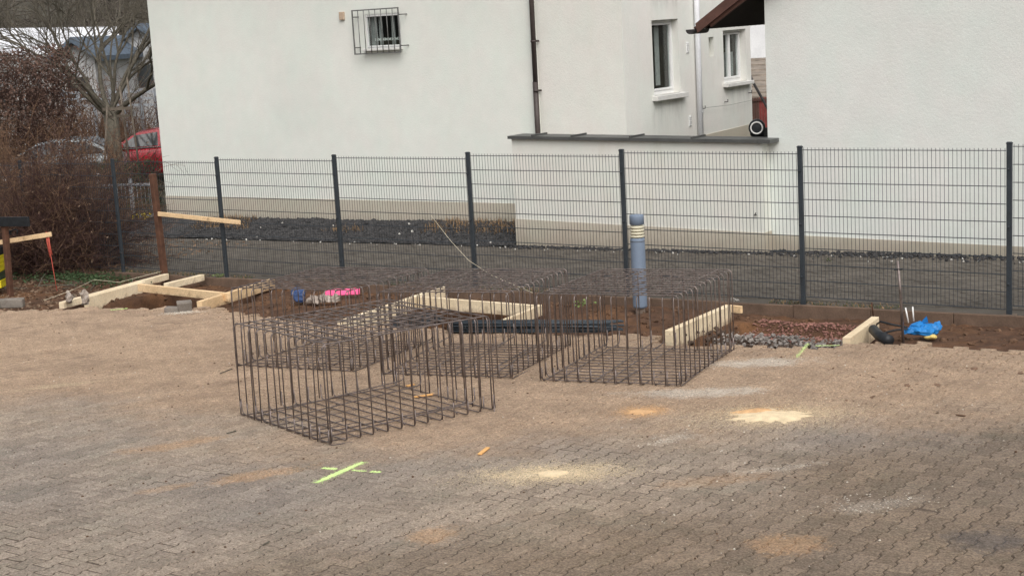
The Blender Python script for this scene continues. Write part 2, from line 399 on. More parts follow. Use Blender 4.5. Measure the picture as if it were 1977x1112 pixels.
M = dict(
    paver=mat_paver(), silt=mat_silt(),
    soil=mat_soil('dark_soil', (.085, .044, .025), (.2, .095, .038), .55),
    mud=mat_soil('mud', (.17, .105, .07), (.2, .13, .085), .3),
    clod=mat_soil('soil_clods', (.105, .06, .036), (.17, .085, .04), .3),
    wetclod=mat_soil('wet_clods', (.075, .052, .039), (.07, .05, .035), .3),
    greyrub=mat_soil('grey_rubble', (.23, .205, .185), (.22, .2, .18), .4),
    redrub=mat_soil('red_rubble', (.25, .125, .10), (.17, .1, .07), .6),
    ground=mat_soil('far_ground', (.09, .085, .055), (.12, .1, .05), .5),
    hill=mat_soil('hillside', (.075, .068, .055), (.09, .09, .06), .5),
    lane=mk('lane_paver', (.098, .085, .071), .9, .3, 3.0, 70, .4, .004),
    lava=mk('lava_gravel', (.05, .048, .048), .95, .45, 9, 40, .5, .01),
    palestone=mk('pale_pebble', (.5, .48, .44), .9, .3, 12, 60, .2),
    wallA=mat_stucco('stucco_cool_white', (.775, .79, .735), (.93, .96, .9), .3),
    wallB=mat_stucco('stucco_warm_white', (.77, .76, .705), (.93, .9, .85), .35),
    wallBs=mat_stucco('stucco_side', (.77, .765, .72), (.84, .83, .78), .5, drips=((5.9, 7.0, 2.3, .75), (8.5, 9.65, 2.36, .7), (6.0, 6.95, 4.1, .35))),
    wallC=mat_stucco('stucco_barn', (.735, .752, .715), (.94, .92, .88), .3),
    wallL=mat_stucco('stucco_garden_wall', (.73, .725, .67), (.8, .77, .68), .6),
    plinth=mat_stucco('stucco_plinth', (.53, .485, .40), (.8, .78, .73), .5, True, True),
    white=mk('white_plastic', (.8, .8, .79), .45, .04, 5, 40, .03),
    sill=mk('sill_stone', (.66, .65, .62), .7, .08, 8, 60, .15),
    glass=mat_glass('window_glass', (.045, .05, .052)),
    glass2=mat_glass('window_glass_pale', (.26, .29, .29), .12),
    room=mk('dark_room', (.02, .018, .018), .9, .2, 3, 0, 0),
    curtain=mk('curtain', (.42, .42, .42), .9, .12, 6, 60, .1),
    zinc=mk('coping_metal', (.11, .112, .108), .5, .18, 3, 40, .05, .002, .35),
    darkmetal=mk('dark_gutter', (.055, .05, .05), .45, .15, 5, 40, .04, .002, .3),
    brownpipe=mk('brown_downpipe', (.06, .047, .043), .45, .15, 5, 40, .05),
    whitepipe=mk('white_downpipe', (.74, .745, .77), .4, .05, 5, 40, .03),
    brownwood=mk('brown_verge_board', (.105, .052, .04), .6, .25, 5, 50, .15),
    tile=mk('brown_roof_tile', (.09, .05, .04), .75, .3, 6, 40, .2),
    grille=mk('grille_steel', (.17, .17, .165), .5, .2, 10, 50, .1, .002, .3),
    box=mk('tan_box', (.5, .38, .28), .6, .08, 20, 60, .05),
    fence=mk('anthracite_steel', (.04, .048, .056), .5, .14, 8, 50, .06, .002, .15),
    rebar=mk('rebar_steel', (.19, .155, .142), .4, .4, 12, 70, .3, .002, .6, spec=.6),
    kerb=mk('edging_concrete', (.135, .09, .064), .95, .25, 4, 60, .4, .005),
    footing=mk('post_footing', (.15, .115, .09), .95, .25, 6, 60, .4, .005),
    pine=mat_wood('pale_pine', (.83, .70, .50), .84),
    pine2=mat_wood('fresh_pine', (.82, .60, .36), .8),
    rust=mk('brown_timber_post', (.1, .048, .03), .85, .3, 9, 60, .4, .006),
    bollard=mk('blue_grey_paint', (.165, .208, .275), .45, .1, 5, 70, .06),
    louver=mk('cream_louver', (.62, .58, .44), .5, .06, 10, 50, .05),
    black=mk('black_plastic', (.017, .019, .022), .45, .3, 20, 60, .1),
    bundle=mk('bundle_plastic', (.04, .05, .06), .5, .35, 20, 60, .2),
    blue=mk('blue_tarp', (.02, .19, .5), .42, .2, 14, 60, .25, .01),
    navy=mk('blue_bag', (.035, .065, .16), .6, .3, 14, 60, .3, .01),
    pink=mk('pink_board', (.85, .1, .26), .6, .1, 6, 50, .05),
    foil=mk('dirty_foil', (.3, .25, .21), .35, .3, 14, 60, .3, .01),
    yellow=mk('yellow_plastic', (.74, .62, .03), .45, .12, 8, 50, .05),
    greenp=mk('dark_green_plastic', (.05, .07, .04), .5, .2, 8, 50, .05),
    sponge=mk('yellow_sponge', (.65, .5, .17), .9, .2, 20, 60, .3),
    greystone=mk('grey_concrete_block', (.2, .175, .15), .9, .2, 8, 60, .4),
    sand=mk('sawdust_pale', (.72, .58, .38), .95, .16, 10, 120, .4, .004),
    sando=mk('sawdust_orange', (.60, .37, .19), .95, .16, 10, 120, .4, .004),
    lime=mk('lime_dust', (.68, .62, .53), .95, .1, 10, 120, .3, .003),
    spray=mk('green_marking_paint', (.66, .86, .33), .8, .12, 10, 100, .2, .003),
    orangewood=mk('orange_chip', (.75, .42, .16), .8, .1, 20, 80, .2),
    red=mk('red_lacquer', (.42, .008, .022), .22, .06, 2, 0, 0, spec=.6),
    silver=mk('silver_lacquer', (.3, .33, .34), .25, .06, 2, 0, 0, metal=.4, spec=.6),
    chrome=mk('bright_trim', (.7, .7, .7), .2, .05, 4, 0, 0, metal=.8),
    tyre=mk('tyre', (.02, .02, .02), .85, .2, 9, 50, .2),
    lamp=mk('headlight_glass', (.6, .6, .62), .15, .05, 5, 0, 0, spec=.6),
    bark=mk('tree_bark', (.125, .11, .085), .9, .35, 12, 60, .5, .01),
    bushbark=mk('bush_twigs', (.066, .035, .029), .9, .45, 14, 70, .2),
    bushbark2=mk('bush_twigs_tan', (.17, .1, .06), .9, .4, 14, 70, .2),
    hedgeleaf=mk('dry_beech_leaf', (.13, .08, .062), .9, .4, 3, 30, .1),
    dryleaf=mk('dead_leaf', (.2, .135, .09), .9, .45, 8, 40, .1),
    ivy=mk('ivy_leaf', (.045, .075, .03), .7, .4, 8, 40, .1),
    weed=mk('weed_leaf', (.16, .22, .07), .7, .35, 10, 40, .1),
    drygrass=mk('dry_grass', (.26, .165, .085), .9, .4, 5, 30, .1),
    grass=mk('winter_grass', (.07, .085, .035), .9, .4, 5, 30, .1),
    stake=mk('tree_stake', (.17, .14, .11), .85, .2, 9, 50, .2),
    gate=mk('gate_galvanised', (.42, .45, .48), .5, .15, 8, 50, .05, metal=.3),
    farwall=mk('far_grey_wall', (.42, .42, .42), .85, .15, 2, 20, .05),
    hallwall=mk('hall_wall', (.33, .32, .31), .8, .2, 2, 20, .05),
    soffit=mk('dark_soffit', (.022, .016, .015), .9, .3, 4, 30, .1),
    farwhite=mk('far_white_wall', (.74, .74, .75), .8, .06, 2, 20, .05),
    farroof=mk('pale_metal_roof', (.82, .83, .86), .5, .06, 2, 0, 0),
    slate=mk('slate_blue_roof', (.1, .13, .17), .6, .2, 3, 20, .1),
    oldroof=mk('old_tile_roof', (.26, .22, .18), .8, .25, 5, 30, .3),
    redwood=mk('red_board', (.22, .05, .045), .8, .2, 5, 40, .1),
    cord=mk('cream_cord', (.62, .56, .42), .8, .1, 20, 0, 0),
    strap=mk('red_strap', (.5, .1, .07), .8, .15, 20, 0, 0),
    daffodil=mk('daffodil', (.8, .62, .03), .6, .1, 10, 0, 0),
    whiterod=mk('white_rod', (.78, .77, .75), .5, .06, 10, 0, 0),
    hazeltwig=mk('far_wood_twigs', (.1, .085, .07), .9, .3, 2, 0, 0),
)

# ================================================================== ground, far terrain
def ground_z(X, Y):
    z = gz(X, Y)
    pit = (X > -7.5) & (X < 21) & (Y > -19) & (Y < 4.9)
    return np.where(pit, z - .95, z - .02)
gx = np.array(sorted(list(np.linspace(-400, -60, 18)) + list(np.linspace(-58, -9, 50)) + [-7.51, -7.49] + list(np.linspace(-6, 20, 27)) + [20.99, 21.01] + list(np.linspace(23, 60, 12)) + list(np.linspace(70, 400, 12))))
gy = np.array(sorted(list(np.linspace(-400, -30, 12)) + [-19.01, -18.99] + list(np.linspace(-16, 4, 21)) + [4.89, 4.91] + list(np.linspace(6, 60, 55)) + list(np.linspace(70, 400, 14))))
tag(grid('ground', gx, gy, ground_z, M['ground']), kind='structure')
# wooded hill far behind the houses: a sector of a ring
th = np.linspace(R(-100), R(80), 61); rr = np.linspace(110, 420, 26)
TH, RR = np.meshgrid(th, rr)
HZ = -1.2 + 34 * smooth(110, 300, RR) + 6 * fbm(TH * 9, RR * .03, 5) * smooth(110, 200, RR)
V = np.stack([(RR * np.sin(TH)).ravel(), (RR * np.cos(TH)).ravel(), HZ.ravel()], 1)
i = (np.arange(25)[:, None] * 61 + np.arange(60)[None]).ravel()
tag(npmesh('hill', V, np.stack([i, i + 61, i + 62, i + 1], 1), M['hill'], None, True), kind='structure')

# ================================================================== yard paving
EDGE = [(-5, -4.4), (-1, -3.6), (.4, -2.95), (2.4, -2.45), (5, -3.0), (7.2, -2.75), (9.3, -2.35), (9.7, -2.75), (11.4, -2.45), (11.8, -1.95), (13.4, -1.9), (20, -1.75)]
def edge(x): return np.interp(x, [p[0] for p in EDGE], [p[1] for p in EDGE])
PA, PB = .0825, .0575                     # half width of head and waist of the interlocking stone
def outline(inset):
    pts = [(-.1, PA), (-.065, PA), (-.035, PB), (.035, PB), (.065, PA), (.1, PA)]
    lim = .1 - inset
    right = [(w - inset, max(-lim, min(lim, y))) for y, w in pts]
    return right + [(-x, y) for x, y in right[::-1]]
o0, o1 = outline(.0115), outline(.0052)
n_ = 12
TV = np.array([(x, y, 0) for x, y in o0] + [(x, y, -.0045) for x, y in o1] + [(x, y, -.06) for x, y in o1])
TQ = []
for k in range(12):
    a, b = k, (k + 1) % 12
    TQ += [(12 + a, 12 + b, b, a), (24 + a, 24 + b, 12 + b, 12 + a)]
TT = [(0, 1, 10, 11), (1, 2, 9, 10), (2, 3, 8, 9), (3, 4, 7, 8), (4, 5, 6, 7)]     # top face as a strip of quads
TF = np.array(TT + TQ)
cx = []; cy = []
ni0, ni1 = int(-4.5 / .14), int(19 / .14)
for i in range(ni0, ni1):
    x = i * .14
    for j in range(int(-14.5 / .2), int(-1.4 / .2)):
        y = j * .2 + (.1 if i % 2 else 0)
        cx.append(x); cy.append(y)
cx = np.array(cx); cy = np.array(cy)
k = cy + .1 < edge(cx) + rng.normal(0, .05, len(cx))
cx, cy = cx[k], cy[k]
lowdip = lambda x, y: .02 * fbm(np.asarray(x) * .7, np.asarray(y) * .7, 3, 3)
cz = gz(cx, cy) + lowdip(cx, cy) + rng.normal(0, .0011, len(cx))
near = cy > edge(cx) - .45                  # stones loosened along the dig
tx = rng.normal(0, .007, len(cx)) + near * rng.normal(0, .03, len(cx)); ty = rng.normal(0, .007, len(cx)) + near * rng.normal(0, .03, len(cx))
cz = cz - near * rng.uniform(0, .012, len(cx))
# the 300 stones that show largest in the photograph become objects of their own
P = np.stack([cx, cy, cz], 1) - np.array(CAM)
cm = np.array(CR); loc = P @ cm
u = -loc[:, 0] / loc[:, 2] * 52.873 / 18; v = -loc[:, 1] / loc[:, 2] * 52.873 / 18
infr = (np.abs(u) < 1.0) & (np.abs(v) < .5617)
order = np.argsort(np.where(infr, -loc[:, 2], 1e9))[:300]
single = np.zeros(len(cx), bool); single[order] = True
paving = struct('paving')
pm = bpy.data.meshes.new('paver'); pm.from_pydata([tuple(p) for p in TV], [], [tuple(int(q) for q in f) for f in TF]); pm.materials.append(M['paver'])
for q in order:
    o = link('paver', pm, paving, (cx[q], cy[q], cz[q])); o.rotation_euler = (tx[q], SX * -1 + ty[q], rng.normal(0, .006))
k = ~single
ax, ay, az = cx[k], cy[k], cz[k]; ttx, tty = tx[k] + SY, ty[k] - SX
VV = np.empty((len(ax), 36, 3))
VV[:, :, 0] = ax[:, None] + TV[None, :, 0]; VV[:, :, 1] = ay[:, None] + TV[None, :, 1]
VV[:, :, 2] = az[:, None] + TV[None, :, 2] + TV[None, :, 1] * ttx[:, None] - TV[None, :, 0] * tty[:, None]
FF = (TF[None] + (np.arange(len(ax)) * 36)[:, None, None]).reshape(-1, 4)
tag(npmesh('paver_field', VV.reshape(-1, 3), FF, M['paver'], paving), kind='stuff')
def pmask(X, Y):
    lim = -8.1 + .75 * np.maximum(X - 9.6, 0)
    return smooth(-1.2, 1.6, Y - lim + 3.2 * fbm(X * .55, Y * .55, 21, 4))
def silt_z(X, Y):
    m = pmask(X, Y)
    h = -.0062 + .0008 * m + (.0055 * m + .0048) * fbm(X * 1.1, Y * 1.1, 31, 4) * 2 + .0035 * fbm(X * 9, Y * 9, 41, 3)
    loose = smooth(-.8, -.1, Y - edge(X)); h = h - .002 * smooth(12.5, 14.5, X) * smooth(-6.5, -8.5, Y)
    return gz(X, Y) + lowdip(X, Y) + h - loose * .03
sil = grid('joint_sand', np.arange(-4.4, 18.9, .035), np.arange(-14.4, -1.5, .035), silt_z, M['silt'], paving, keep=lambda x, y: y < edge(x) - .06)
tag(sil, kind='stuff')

# ================================================================== dug soil strip with the four pits
PITS = [(-.55, 1.85, -2.85, -.95, .55), (4.95, 7.0, -2.95, -1.05, .55), (9.66, 11.42, -2.75, -.75, .42)]
def soil_z(X, Y):
    z = gz(X, np.minimum(Y, 0)) - .085 + .075 * fbm(X * 1.6, Y * 1.6, 51, 4) + .05 * fbm(X * 7, Y * 7, 61, 4)
    z = z + .05 * smooth(-1.8, -3.2, X)
    z = z - .05 * smooth(-.5, 0, Y - edge(X))
    e = .05 * fbm(X * 5, Y * 5, 71, 3)
    for k, (x0, x1, y0, y1, dp) in enumerate(PITS):
        m = smooth(x0 - .04, x0 + .06, X + e) * smooth(x1 + .04, x1 - .06, X + e) * smooth(y0 - .02, y0 + .08, Y + e) * smooth(y1 + .1, y1 - .1, Y + e)
        if k == 2: m = m * (1 - .75 * smooth(-2.2, -1.5, Y))
        z = z - dp * m
    # thrown-up spoil
    for (x, y, r, hgt) in ((3.2, -1.2, .9, .07), (8.3, -1.2, .9, .08), (7.9, -.6, .5, .05), (13.4, -1.1, .8, .06), (2.6, -1.7, .5, .06), (4.3, -1.6, .5, .06)):
        z = z + hgt * np.exp(-((X - x) ** 2 + (Y - y) ** 2) / (r * r))
    under = smooth(.03, -.10, Y - edge(X))
    return z - .16 * under
soil_bed = grid('soil_bed', np.arange(-7.4, 19.5, .03), np.arange(-4.9, -.1, .03), soil_z, M['soil'], None, keep=lambda x, y: y > edge(x) - .5)
tag(soil_bed, kind='structure')
def soil_at(x, y): return float(soil_z(np.array(float(x)), np.array(float(y))))

def scatter(name, n, area, size, mat, zf=soil_at, sq=(1, 1, .7), keep=None, parent=None, sink=.3):
    mb = MB(); c = 0; tries = 0
    while c < n and tries < n * 6:
        tries += 1
        x = random.uniform(area[0], area[1]); y = random.uniform(area[2], area[3])
        if keep and not keep(x, y): continue
        s = size[0] + (size[1] - size[0]) * random.random() ** 2.5
        mb.rock((x, y, zf(x, y) + s * (.5 - sink)), s, sq); c += 1
    o = mb.build(name, mat, parent); tag(o, kind='stuff')
    return o
insoil = lambda x, y: y > float(edge(x)) + .02
clods = scatter('soil_clods', 2600, (-6, 17, -3.4, -.14), (.008, .045), M['clod'], keep=insoil)
tag(clods, 'brown crumbs and clods of dug earth along the strip by the fence', 'soil clods')
p2 = PITS[2]
grey = scatter('grey_rubble', 1300, (9.62, 11.4, -2.72, -1.2), (.012, .05), M['wetclod'], zf=lambda x, y: soil_at(x, y) + random.uniform(0, .12) * max(0, 1 - abs(y + 2.0) / .8))
tag(grey, 'dark wet clods heaped at the front of the shallow right hand pit', 'clods')
grey2 = scatter('grey_rubble', 1300, (9.7, 11.45, -2.3, -1.15), (.008, .032), M['greyrub'], zf=lambda x, y: soil_at(x, y) + .03 + random.uniform(0, .06))
tag(grey2, 'band of pale grey gravel across the middle of the right hand pit', 'gravel')
redr = scatter('red_rubble', 1500, (9.75, 11.5, -1.5, -.5), (.006, .022), M['redrub'], zf=lambda x, y: soil_at(x, y) + .01, keep=lambda x, y: vnoise(x * 2.2, y * 2.8, 9) > .42)
tag(redr, 'red stained gravel at the back of the right hand pit below the kerb', 'gravel')
crumbs = scatter('paving_crumbs', 900, (-1, 17, -11, -2.2), (.004, .014), M['clod'], zf=lambda x, y: gzf(x, y) + float(lowdip(x, y)) - .002, keep=lambda x, y: y < float(edge(x)) - .05 and vnoise(x * .9, y * .9, 4) > .42)
tag(crumbs, 'small crumbs of earth trodden over the yard paving', 'earth crumbs')
crumbs2 = scatter('pale_grit', 700, (1, 17, -11, -2.4), (.003, .009), M['lime'], zf=lambda x, y: gzf(x, y) + float(lowdip(x, y)) - .001, keep=lambda x, y: y < float(edge(x)) - .05)
tag(crumbs2, 'pale grit strewn thinly over the yard paving', 'grit')
clots = scatter('mud_clots', 60, (12.3, 15.2, -5.2, -3.0), (.008, .03), M['mud'], zf=lambda x, y: gzf(x, y) + float(lowdip(x, y)), sq=(1.3, 1.1, .28), keep=lambda x, y: vnoise(x * 1.4, y * 3, 44) > .58)
tag(clots, 'flattened mud clots dropped on the paving before the right hand soil strip', 'mud')

# ================================================================== concrete edging below the fence, lane behind it
kerb = struct('kerb')
for i in range(-8, 18):
    x0 = i * 1.0; mb = MB()
    za, zb = gzf(x0, 0), gzf(x0 + 1, 0)
    dz = random.uniform(-.008, .008); dy = random.uniform(-.008, .008)
    a = Vector((x0 + .003, -.1 + dy, za - .15 + dz)); b = Vector((x0 + .997, -.1 + dy, zb - .15 + dz))
    mb.bar(a, b, .06, .32, .006)
    mb.build('edging_stone', M['kerb'], kerb)
path = struct('path')
VV = []; nb = 0
lx = np.arange(-8, 19, .21); ly = np.arange(.32, 3.62, .11)
A, B = [], []
for j, y in enumerate(ly):
    for x in lx:
        A.append(x + (.105 if j % 2 else 0)); B.append(y)
A, B = np.array(A), np.array(B)
Z = gz(A, B) + rng.normal(0, .002, len(A)) + .02 * fbm(A * .8, B * .8, 77, 3)
BV = np.array([(-.102, -.052, -.03), (.102, -.052, -.03), (.102, .052, -.03), (-.102, .052, -.03), (-.098, -.048, 0), (.098, -.048, 0), (.098, .048, 0), (-.098, .048, 0)])
BF = np.array([(4, 5, 6, 7), (0, 1, 5, 4), (1, 2, 6, 5), (2, 3, 7, 6), (3, 0, 4, 7)])
VV = BV[None] + np.stack([A, B, Z], 1)[:, None, :]
FF = (BF[None] + (np.arange(len(A)) * 8)[:, None, None]).reshape(-1, 4)
tag(npmesh('lane_pavers', VV.reshape(-1, 3), FF, M['lane'], path), kind='stuff')
lane_z = lambda X, Y: gz(X, Y) - .007 + .012 * fbm(X * 2, Y * 2, 15, 3) - .01 * smooth(.35, .1, Y)
tag(grid('lane_sand', np.arange(-8.2, 19.4, .1), np.arange(-.07, 3.75, .1), lane_z, M['lane'], path), kind='stuff')
# low stone rim and gravel bed before the house
def bed_z(X, Y): return gz(X, Y) + .02 + .2 * smooth(3.7, 4.9, Y) + .05 * fbm(X * 2, Y * 2, 17, 3)
bed = grid('gravel_bed', np.arange(-7.4, 3.4, .12), np.arange(3.6, 5.05, .09), bed_z, M['lava'])
tag(bed, kind='structure')
mb = MB()
for q in range(9500):
    x = random.uniform(-5.6, 3.1); y = random.uniform(3.66, 4.93)
    if x < -4.6 and random.random() < .6: continue
    s = .014 + .034 * random.random() ** 2
    mb.rock((x, y, float(bed_z(x, y)) + s * .2), s, (1, 1, .8))
tag(tag(mb.build('lava_gravel', M['lava']), kind='stuff'), 'bed of black lava gravel banked against the long white house wall', 'gravel')
mb = MB()
for q in range(1700):
    x = random.uniform(3.1, 12.5); y = 3.72 - abs(random.gauss(0, .09)) if x < 7.75 else 3.92 - abs(random.gauss(0, .2))
    s = .010 + .026 * random.random() ** 2
    mb.rock((x, y, gzf(x, 1) + s * .3), s, (1, 1, .8))
tag(tag(mb.build('wall_foot_stones', M['lava']), kind='stuff'), 'dark stones lying along the foot of the garden wall and barn', 'stones')
mb = MB()
for q in range(80):
    x = random.uniform(-5, 13); y = random.gauss(3.58, .06) if x < 3 else random.gauss(3.45, .12)
    s = random.uniform(.008, .02)
    mb.rock((x, y, gzf(x, 1) + s * .5), s)
for q in range(9):
    x = random.uniform(-4, 3); y = random.uniform(3.7, 4.7); s = random.uniform(.015, .03); mb.rock((x, y, float(bed_z(x, y)) + .03), s)
tag(tag(mb.build('pale_pebbles', M['palestone']), kind='stuff'), 'scattered pale pebbles along the far edge of the dark lane', 'pebbles')

# ================================================================== stipple: grains and splashes lying on the paving
def yard_z(x, y): return gzf(x, y) + float(lowdip(x, y)) + .0035
def grains(mb, n, fn, size):
    for q in range(n):
        x, y = fn()
        s = random.uniform(size[0], size[1]) * .55; a = random.uniform(0, 6.28); z = yard_z(x, y)
        pts = [Vector((x + math.cos(a + t) * s * random.uniform(.6, 1.2), y + math.sin(a + t) * s * random.uniform(.6, 1.2), z)) for t in (0, 1.57, 3.14, 4.71)]
        top = Vector((x, y, z + s * .35))
        mb.add(pts + [top], [(0, 1, 4), (1, 2, 4), (2, 3, 4), (3, 0, 4)])
def mound(mb, cx, cy, rx, ry, hgt, seed, n=40, rings=7, rot=0.0):
    V = []; F = []
    for i in range(rings + 1):
        f = i / rings
        for k in range(n):
            th = 2 * math.pi * k / n
            e = 1 + .75 * float(fbm(math.cos(th) * 1.8 + seed, math.sin(th) * 1.8, seed)) + 1.1 * float(fbm(math.cos(th) * 6 + seed, math.sin(th) * 6, seed + 5))
            dx, dy = math.cos(th) * rx * f * e, math.sin(th) * ry * f * e
            x = cx + dx * math.cos(rot) - dy * math.sin(rot); y = cy + dx * math.sin(rot) + dy * math.cos(rot)
            z = yard_z(x, y) - .0035 + hgt * (1 - f ** 1.5) - .004 * f + .002 * float(fbm(x * 20, y * 20, 3))
            V.append((x, y, z))
    for i in range(rings):
        for k in range(n): F.append((i * n + k, (i + 1) * n + k, (i + 1) * n + (k + 1) % n, i * n + (k + 1) % n))
    mb.add(V, F, True)
def gauss2(cx, cy, sx, sy, rot=0.0):
    def f():
        a, b = random.gauss(0, sx), random.gauss(0, sy)
        return cx + a * math.cos(rot) - b * math.sin(rot), cy + a * math.sin(rot) + b * math.cos(rot)
    return f
ROT = R(36)
def pile(px, label, mat, cat, rx, ry, hgt, n, spread, gm=None, rot=.62, core=True, seed=1, gs=(.004, .011)):
    n = int(n * 2.2)
    """grains blown about a low heap; px is the heap's ground point"""
    c = px; z0 = gzf(c[0], c[1])
    name = 'sawdust_pile' if cat == 'sawdust' else 'dust_patch'
    if core:
        mb = MB(); mound(mb, c[0], c[1], rx, ry, hgt, seed, rot=rot)
        o = mb.build(name, mat, None, (c[0], c[1], z0)); tag(o, label, cat, 'sawdust and dust on the paving')
    else: o = thing(name, (c[0], c[1], z0), label, cat, 'sawdust and dust on the paving')
    if not core: n = n // 5
    mb = MB(); grains(mb, n, gauss2(c[0], c[1], spread[0], spread[1], rot), gs)
    mb.build('grains', mat, o)['kind'] = 'stuff'
    return o
big = pile((12.313, -5.522, 0.394), 'largest pale sawdust heap with an orange core, right of the right hand rebar cage', M['sand'], 'sawdust', .34, .24, .022, 2600, (.42, .26), seed=2, rot=ROT)
mb = MB(); c = (12.131, -5.428, 0.387); mound(mb, c[0], c[1], .22, .13, .03, 4, rot=ROT); grains(mb, 1300, gauss2(c[0], c[1], .19, .12, ROT), (.004, .01))
o = mb.build('orange_core', M['sando'], big); o['kind'] = 'stuff'
pile((11.186, -5.789, 0.381), 'small orange sawdust heap just before the right hand rebar cage', M['sando'], 'sawdust', .13, .14, .014, 900, (.13, .12), seed=6, rot=R(80))
pile((11.617, -7.835, 0.45), 'yellowish sawdust scatter on the open paving right of the green paint cross', M['sand'], 'sawdust', .16, .1, .010, 2600, (.34, .17), seed=8, rot=ROT)
pile((11.777, -9.471, 0.501), 'faint round orange dust blot near the bottom edge of the yard', M['sando'], 'dust', .1, .1, .004, 330, (.12, .12), core=False, seed=9, rot=ROT, gs=(.003, .008))
pile((9.526, -8.802, 0.44), 'thin tan dust streak left of the green paint cross', M['sando'], 'dust', .2, .1, .004, 800, (.26, .09), core=False, seed=10, rot=R(60), gs=(.003, .008))
pile((13.921, -8.627, 0.516), 'faint orange dust blot at the lower right of the yard', M['sando'], 'dust', .1, .1, .004, 320, (.15, .16), core=False, seed=11, rot=ROT, gs=(.003, .008))
pile((11.209, -3.465, 0.312), 'white lime dust smear behind the largest sawdust heap', M['lime'], 'dust', .2, .1, .004, 1500, (.34, .16), core=False, seed=12, rot=ROT, gs=(.004, .01))
pile((11.264, -4.918, 0.356), 'white lime dust trailing from the foot of the right hand rebar cage', M['lime'], 'dust', .2, .1, .004, 1600, (.5, .16), core=False, seed=13, rot=R(30), gs=(.004, .01))
pile((11.941, -6.557, 0.418), 'small white specks of lime below the orange sawdust heap', M['lime'], 'dust', .2, .1, .004, 220, (.2, .1), core=False, seed=14, rot=R(60), gs=(.006, .016))
pile((14.106, -7.591, 0.489), 'broken white lime streak at the right of the yard', M['lime'], 'dust', .2, .1, .004, 260, (.26, .12), core=False, seed=15, rot=R(50), gs=(.006, .016))
pile((13.085, -7.038, 0.453), 'pale lime smear on the paving below the largest sawdust heap', M['lime'], 'dust', .2, .1, .004, 260, (.3, .06), core=False, seed=16, rot=R(50), gs=(.005, .013))
def stroke(name, a, b, w, label, n, dashes=((0, 1),)):
    mb = MB(); a = Vector(a); b = Vector(b); d = b - a; nrm = Vector((-d.y, d.x, 0)).normalized()
    m = 26; V = []; F = []
    for i in range(m + 1):
        f = i / m; p = a + d * f
        ww = w * (.55 + .45 * math.sin(math.pi * min(1, max(0, f * 1.05)))) * (.75 + .5 * random.random())
        for sgn in (1, -1):
            q = p + nrm * sgn * ww / 2; V.append((q.x, q.y, yard_z(q.x, q.y) + .001))
    for i in range(m): F.append((2 * i, 2 * i + 1, 2 * i + 3, 2 * i + 2))
    if n[0]:
        mb.add(V, F); o = mb.build(name, M['spray'], None, (a.x, a.y, a.z)); tag(o, label, 'paint mark', 'green marking paint')
    else: o = thing(name, (a.x, a.y, a.z), label, 'paint mark', 'green marking paint')
    def f():
        q_ = random.choice(dashes); t = random.uniform(q_[0] - .03, q_[1] + .03); p = a + d * t + nrm * random.gauss(0, w * .45); return p.x, p.y
    mb = MB(); grains(mb, int(n[1] * 1.8), f, (.003, .009)); mb.build('specks', M['spray'], o)['kind'] = 'stuff'
    return o
stroke('paint_mark', (10.106, -8.8, 0.45), (10.035, -8.187, 0.431), .055, 'long bright green paint stroke of the cross before the front rebar cage', (1, 500))
stroke('paint_mark', (9.858, -8.454, 0.435), (10.359, -8.364, 0.442), .03, 'short faint green paint stroke crossing the long bright one', (0, 420), ((0, .22), (.02, .2), (.55, .74), (.88, 1)))
stroke('paint_mark', (11.424, -3.104, 0.305), (11.225, -2.39, 0.28), .03, 'green paint dashes running up to the edge of the right hand pit', (0, 240))
stroke('paint_mark', (11.351, -2.473, 0.285), (11.566, -2.368, 0.286), .03, 'pale green paint dashes along the edge of the right hand pit', (0, 140))
stroke('paint_mark', (0.925, -3.142, 0.111), (1.064, -2.96, 0.108), .05, 'yellow green paint dash at the front of the left hand pit', (0, 220))

# ================================================================== double rod fence
FENCE_P = 2.52
fence = thing('metal_fence', (0, 0, 0), 'long anthracite double rod mesh fence with posts between the yard and the lane', 'fence')
mb = MB(); mb.box((0, 0, .86), (.06, .04, 2.14), None, .004)
post_m = mb.mesh('post'); post_m.materials.append(M['fence'])
mb = MB(); mb.box((0, 0, 1.937), (.068, .048, .016), None, .003); mb.box((0, 0, 1.948), (.05, .03, .008))
cap_m = mb.mesh('post_cap'); cap_m.materials.append(M['fence'])
mb = MB(); mb.box((0, -.03, 0), (.022, .02, .022), None, .003); mb.tube([(0, -.035, 0), (0, -.05, 0)], .008, 8)
clip_m = mb.mesh('clamp'); clip_m.materials.append(M['fence'])
for i in range(-3, 8):
    x = FENCE_P * i
    p = link('post', post_m, fence, (x, 0, gzf(x, 0)))
    link('post_cap', cap_m, p)
    for zz in (.35, 1.0, 1.65): link('clamp', clip_m, p, (0, 0, zz))
    mb = MB(); mb.box((x, -.005, gzf(x, 0) - .17), (.15, .15, .34), Matrix.Rotation(random.uniform(-.1, .1), 3, 'Z'), .01)
    mb.build('footing', M['footing'], fence)
PW = 2.44
mb = MB()
for k in range(50):
    xx = .01 + k * (PW - .02) / 49
    mb.tube([(xx, 0, -1.8), (xx, 0, .028)], .003, 5, sm=False)
panel_m = mb.mesh('mesh_panel'); panel_m.materials.append(M['fence'])
mb = MB()
for y in (-.007, .007): mb.tube([(0, y, 0), (PW, y, 0)], .0042, 5, sm=False)
hrod_m = mb.mesh('horizontal_rod'); hrod_m.materials.append(M['fence'])
for i in range(-3, 7):
    x = FENCE_P * i + .04; z = gzf(FENCE_P * i, 0) + 1.9
    pn = link('mesh_panel', panel_m, fence, (x, 0, z)); pn['kind'] = 'stuff'
    for k in range(10): link('horizontal_rod', hrod_m, pn, (0, 0, -.2 * k))

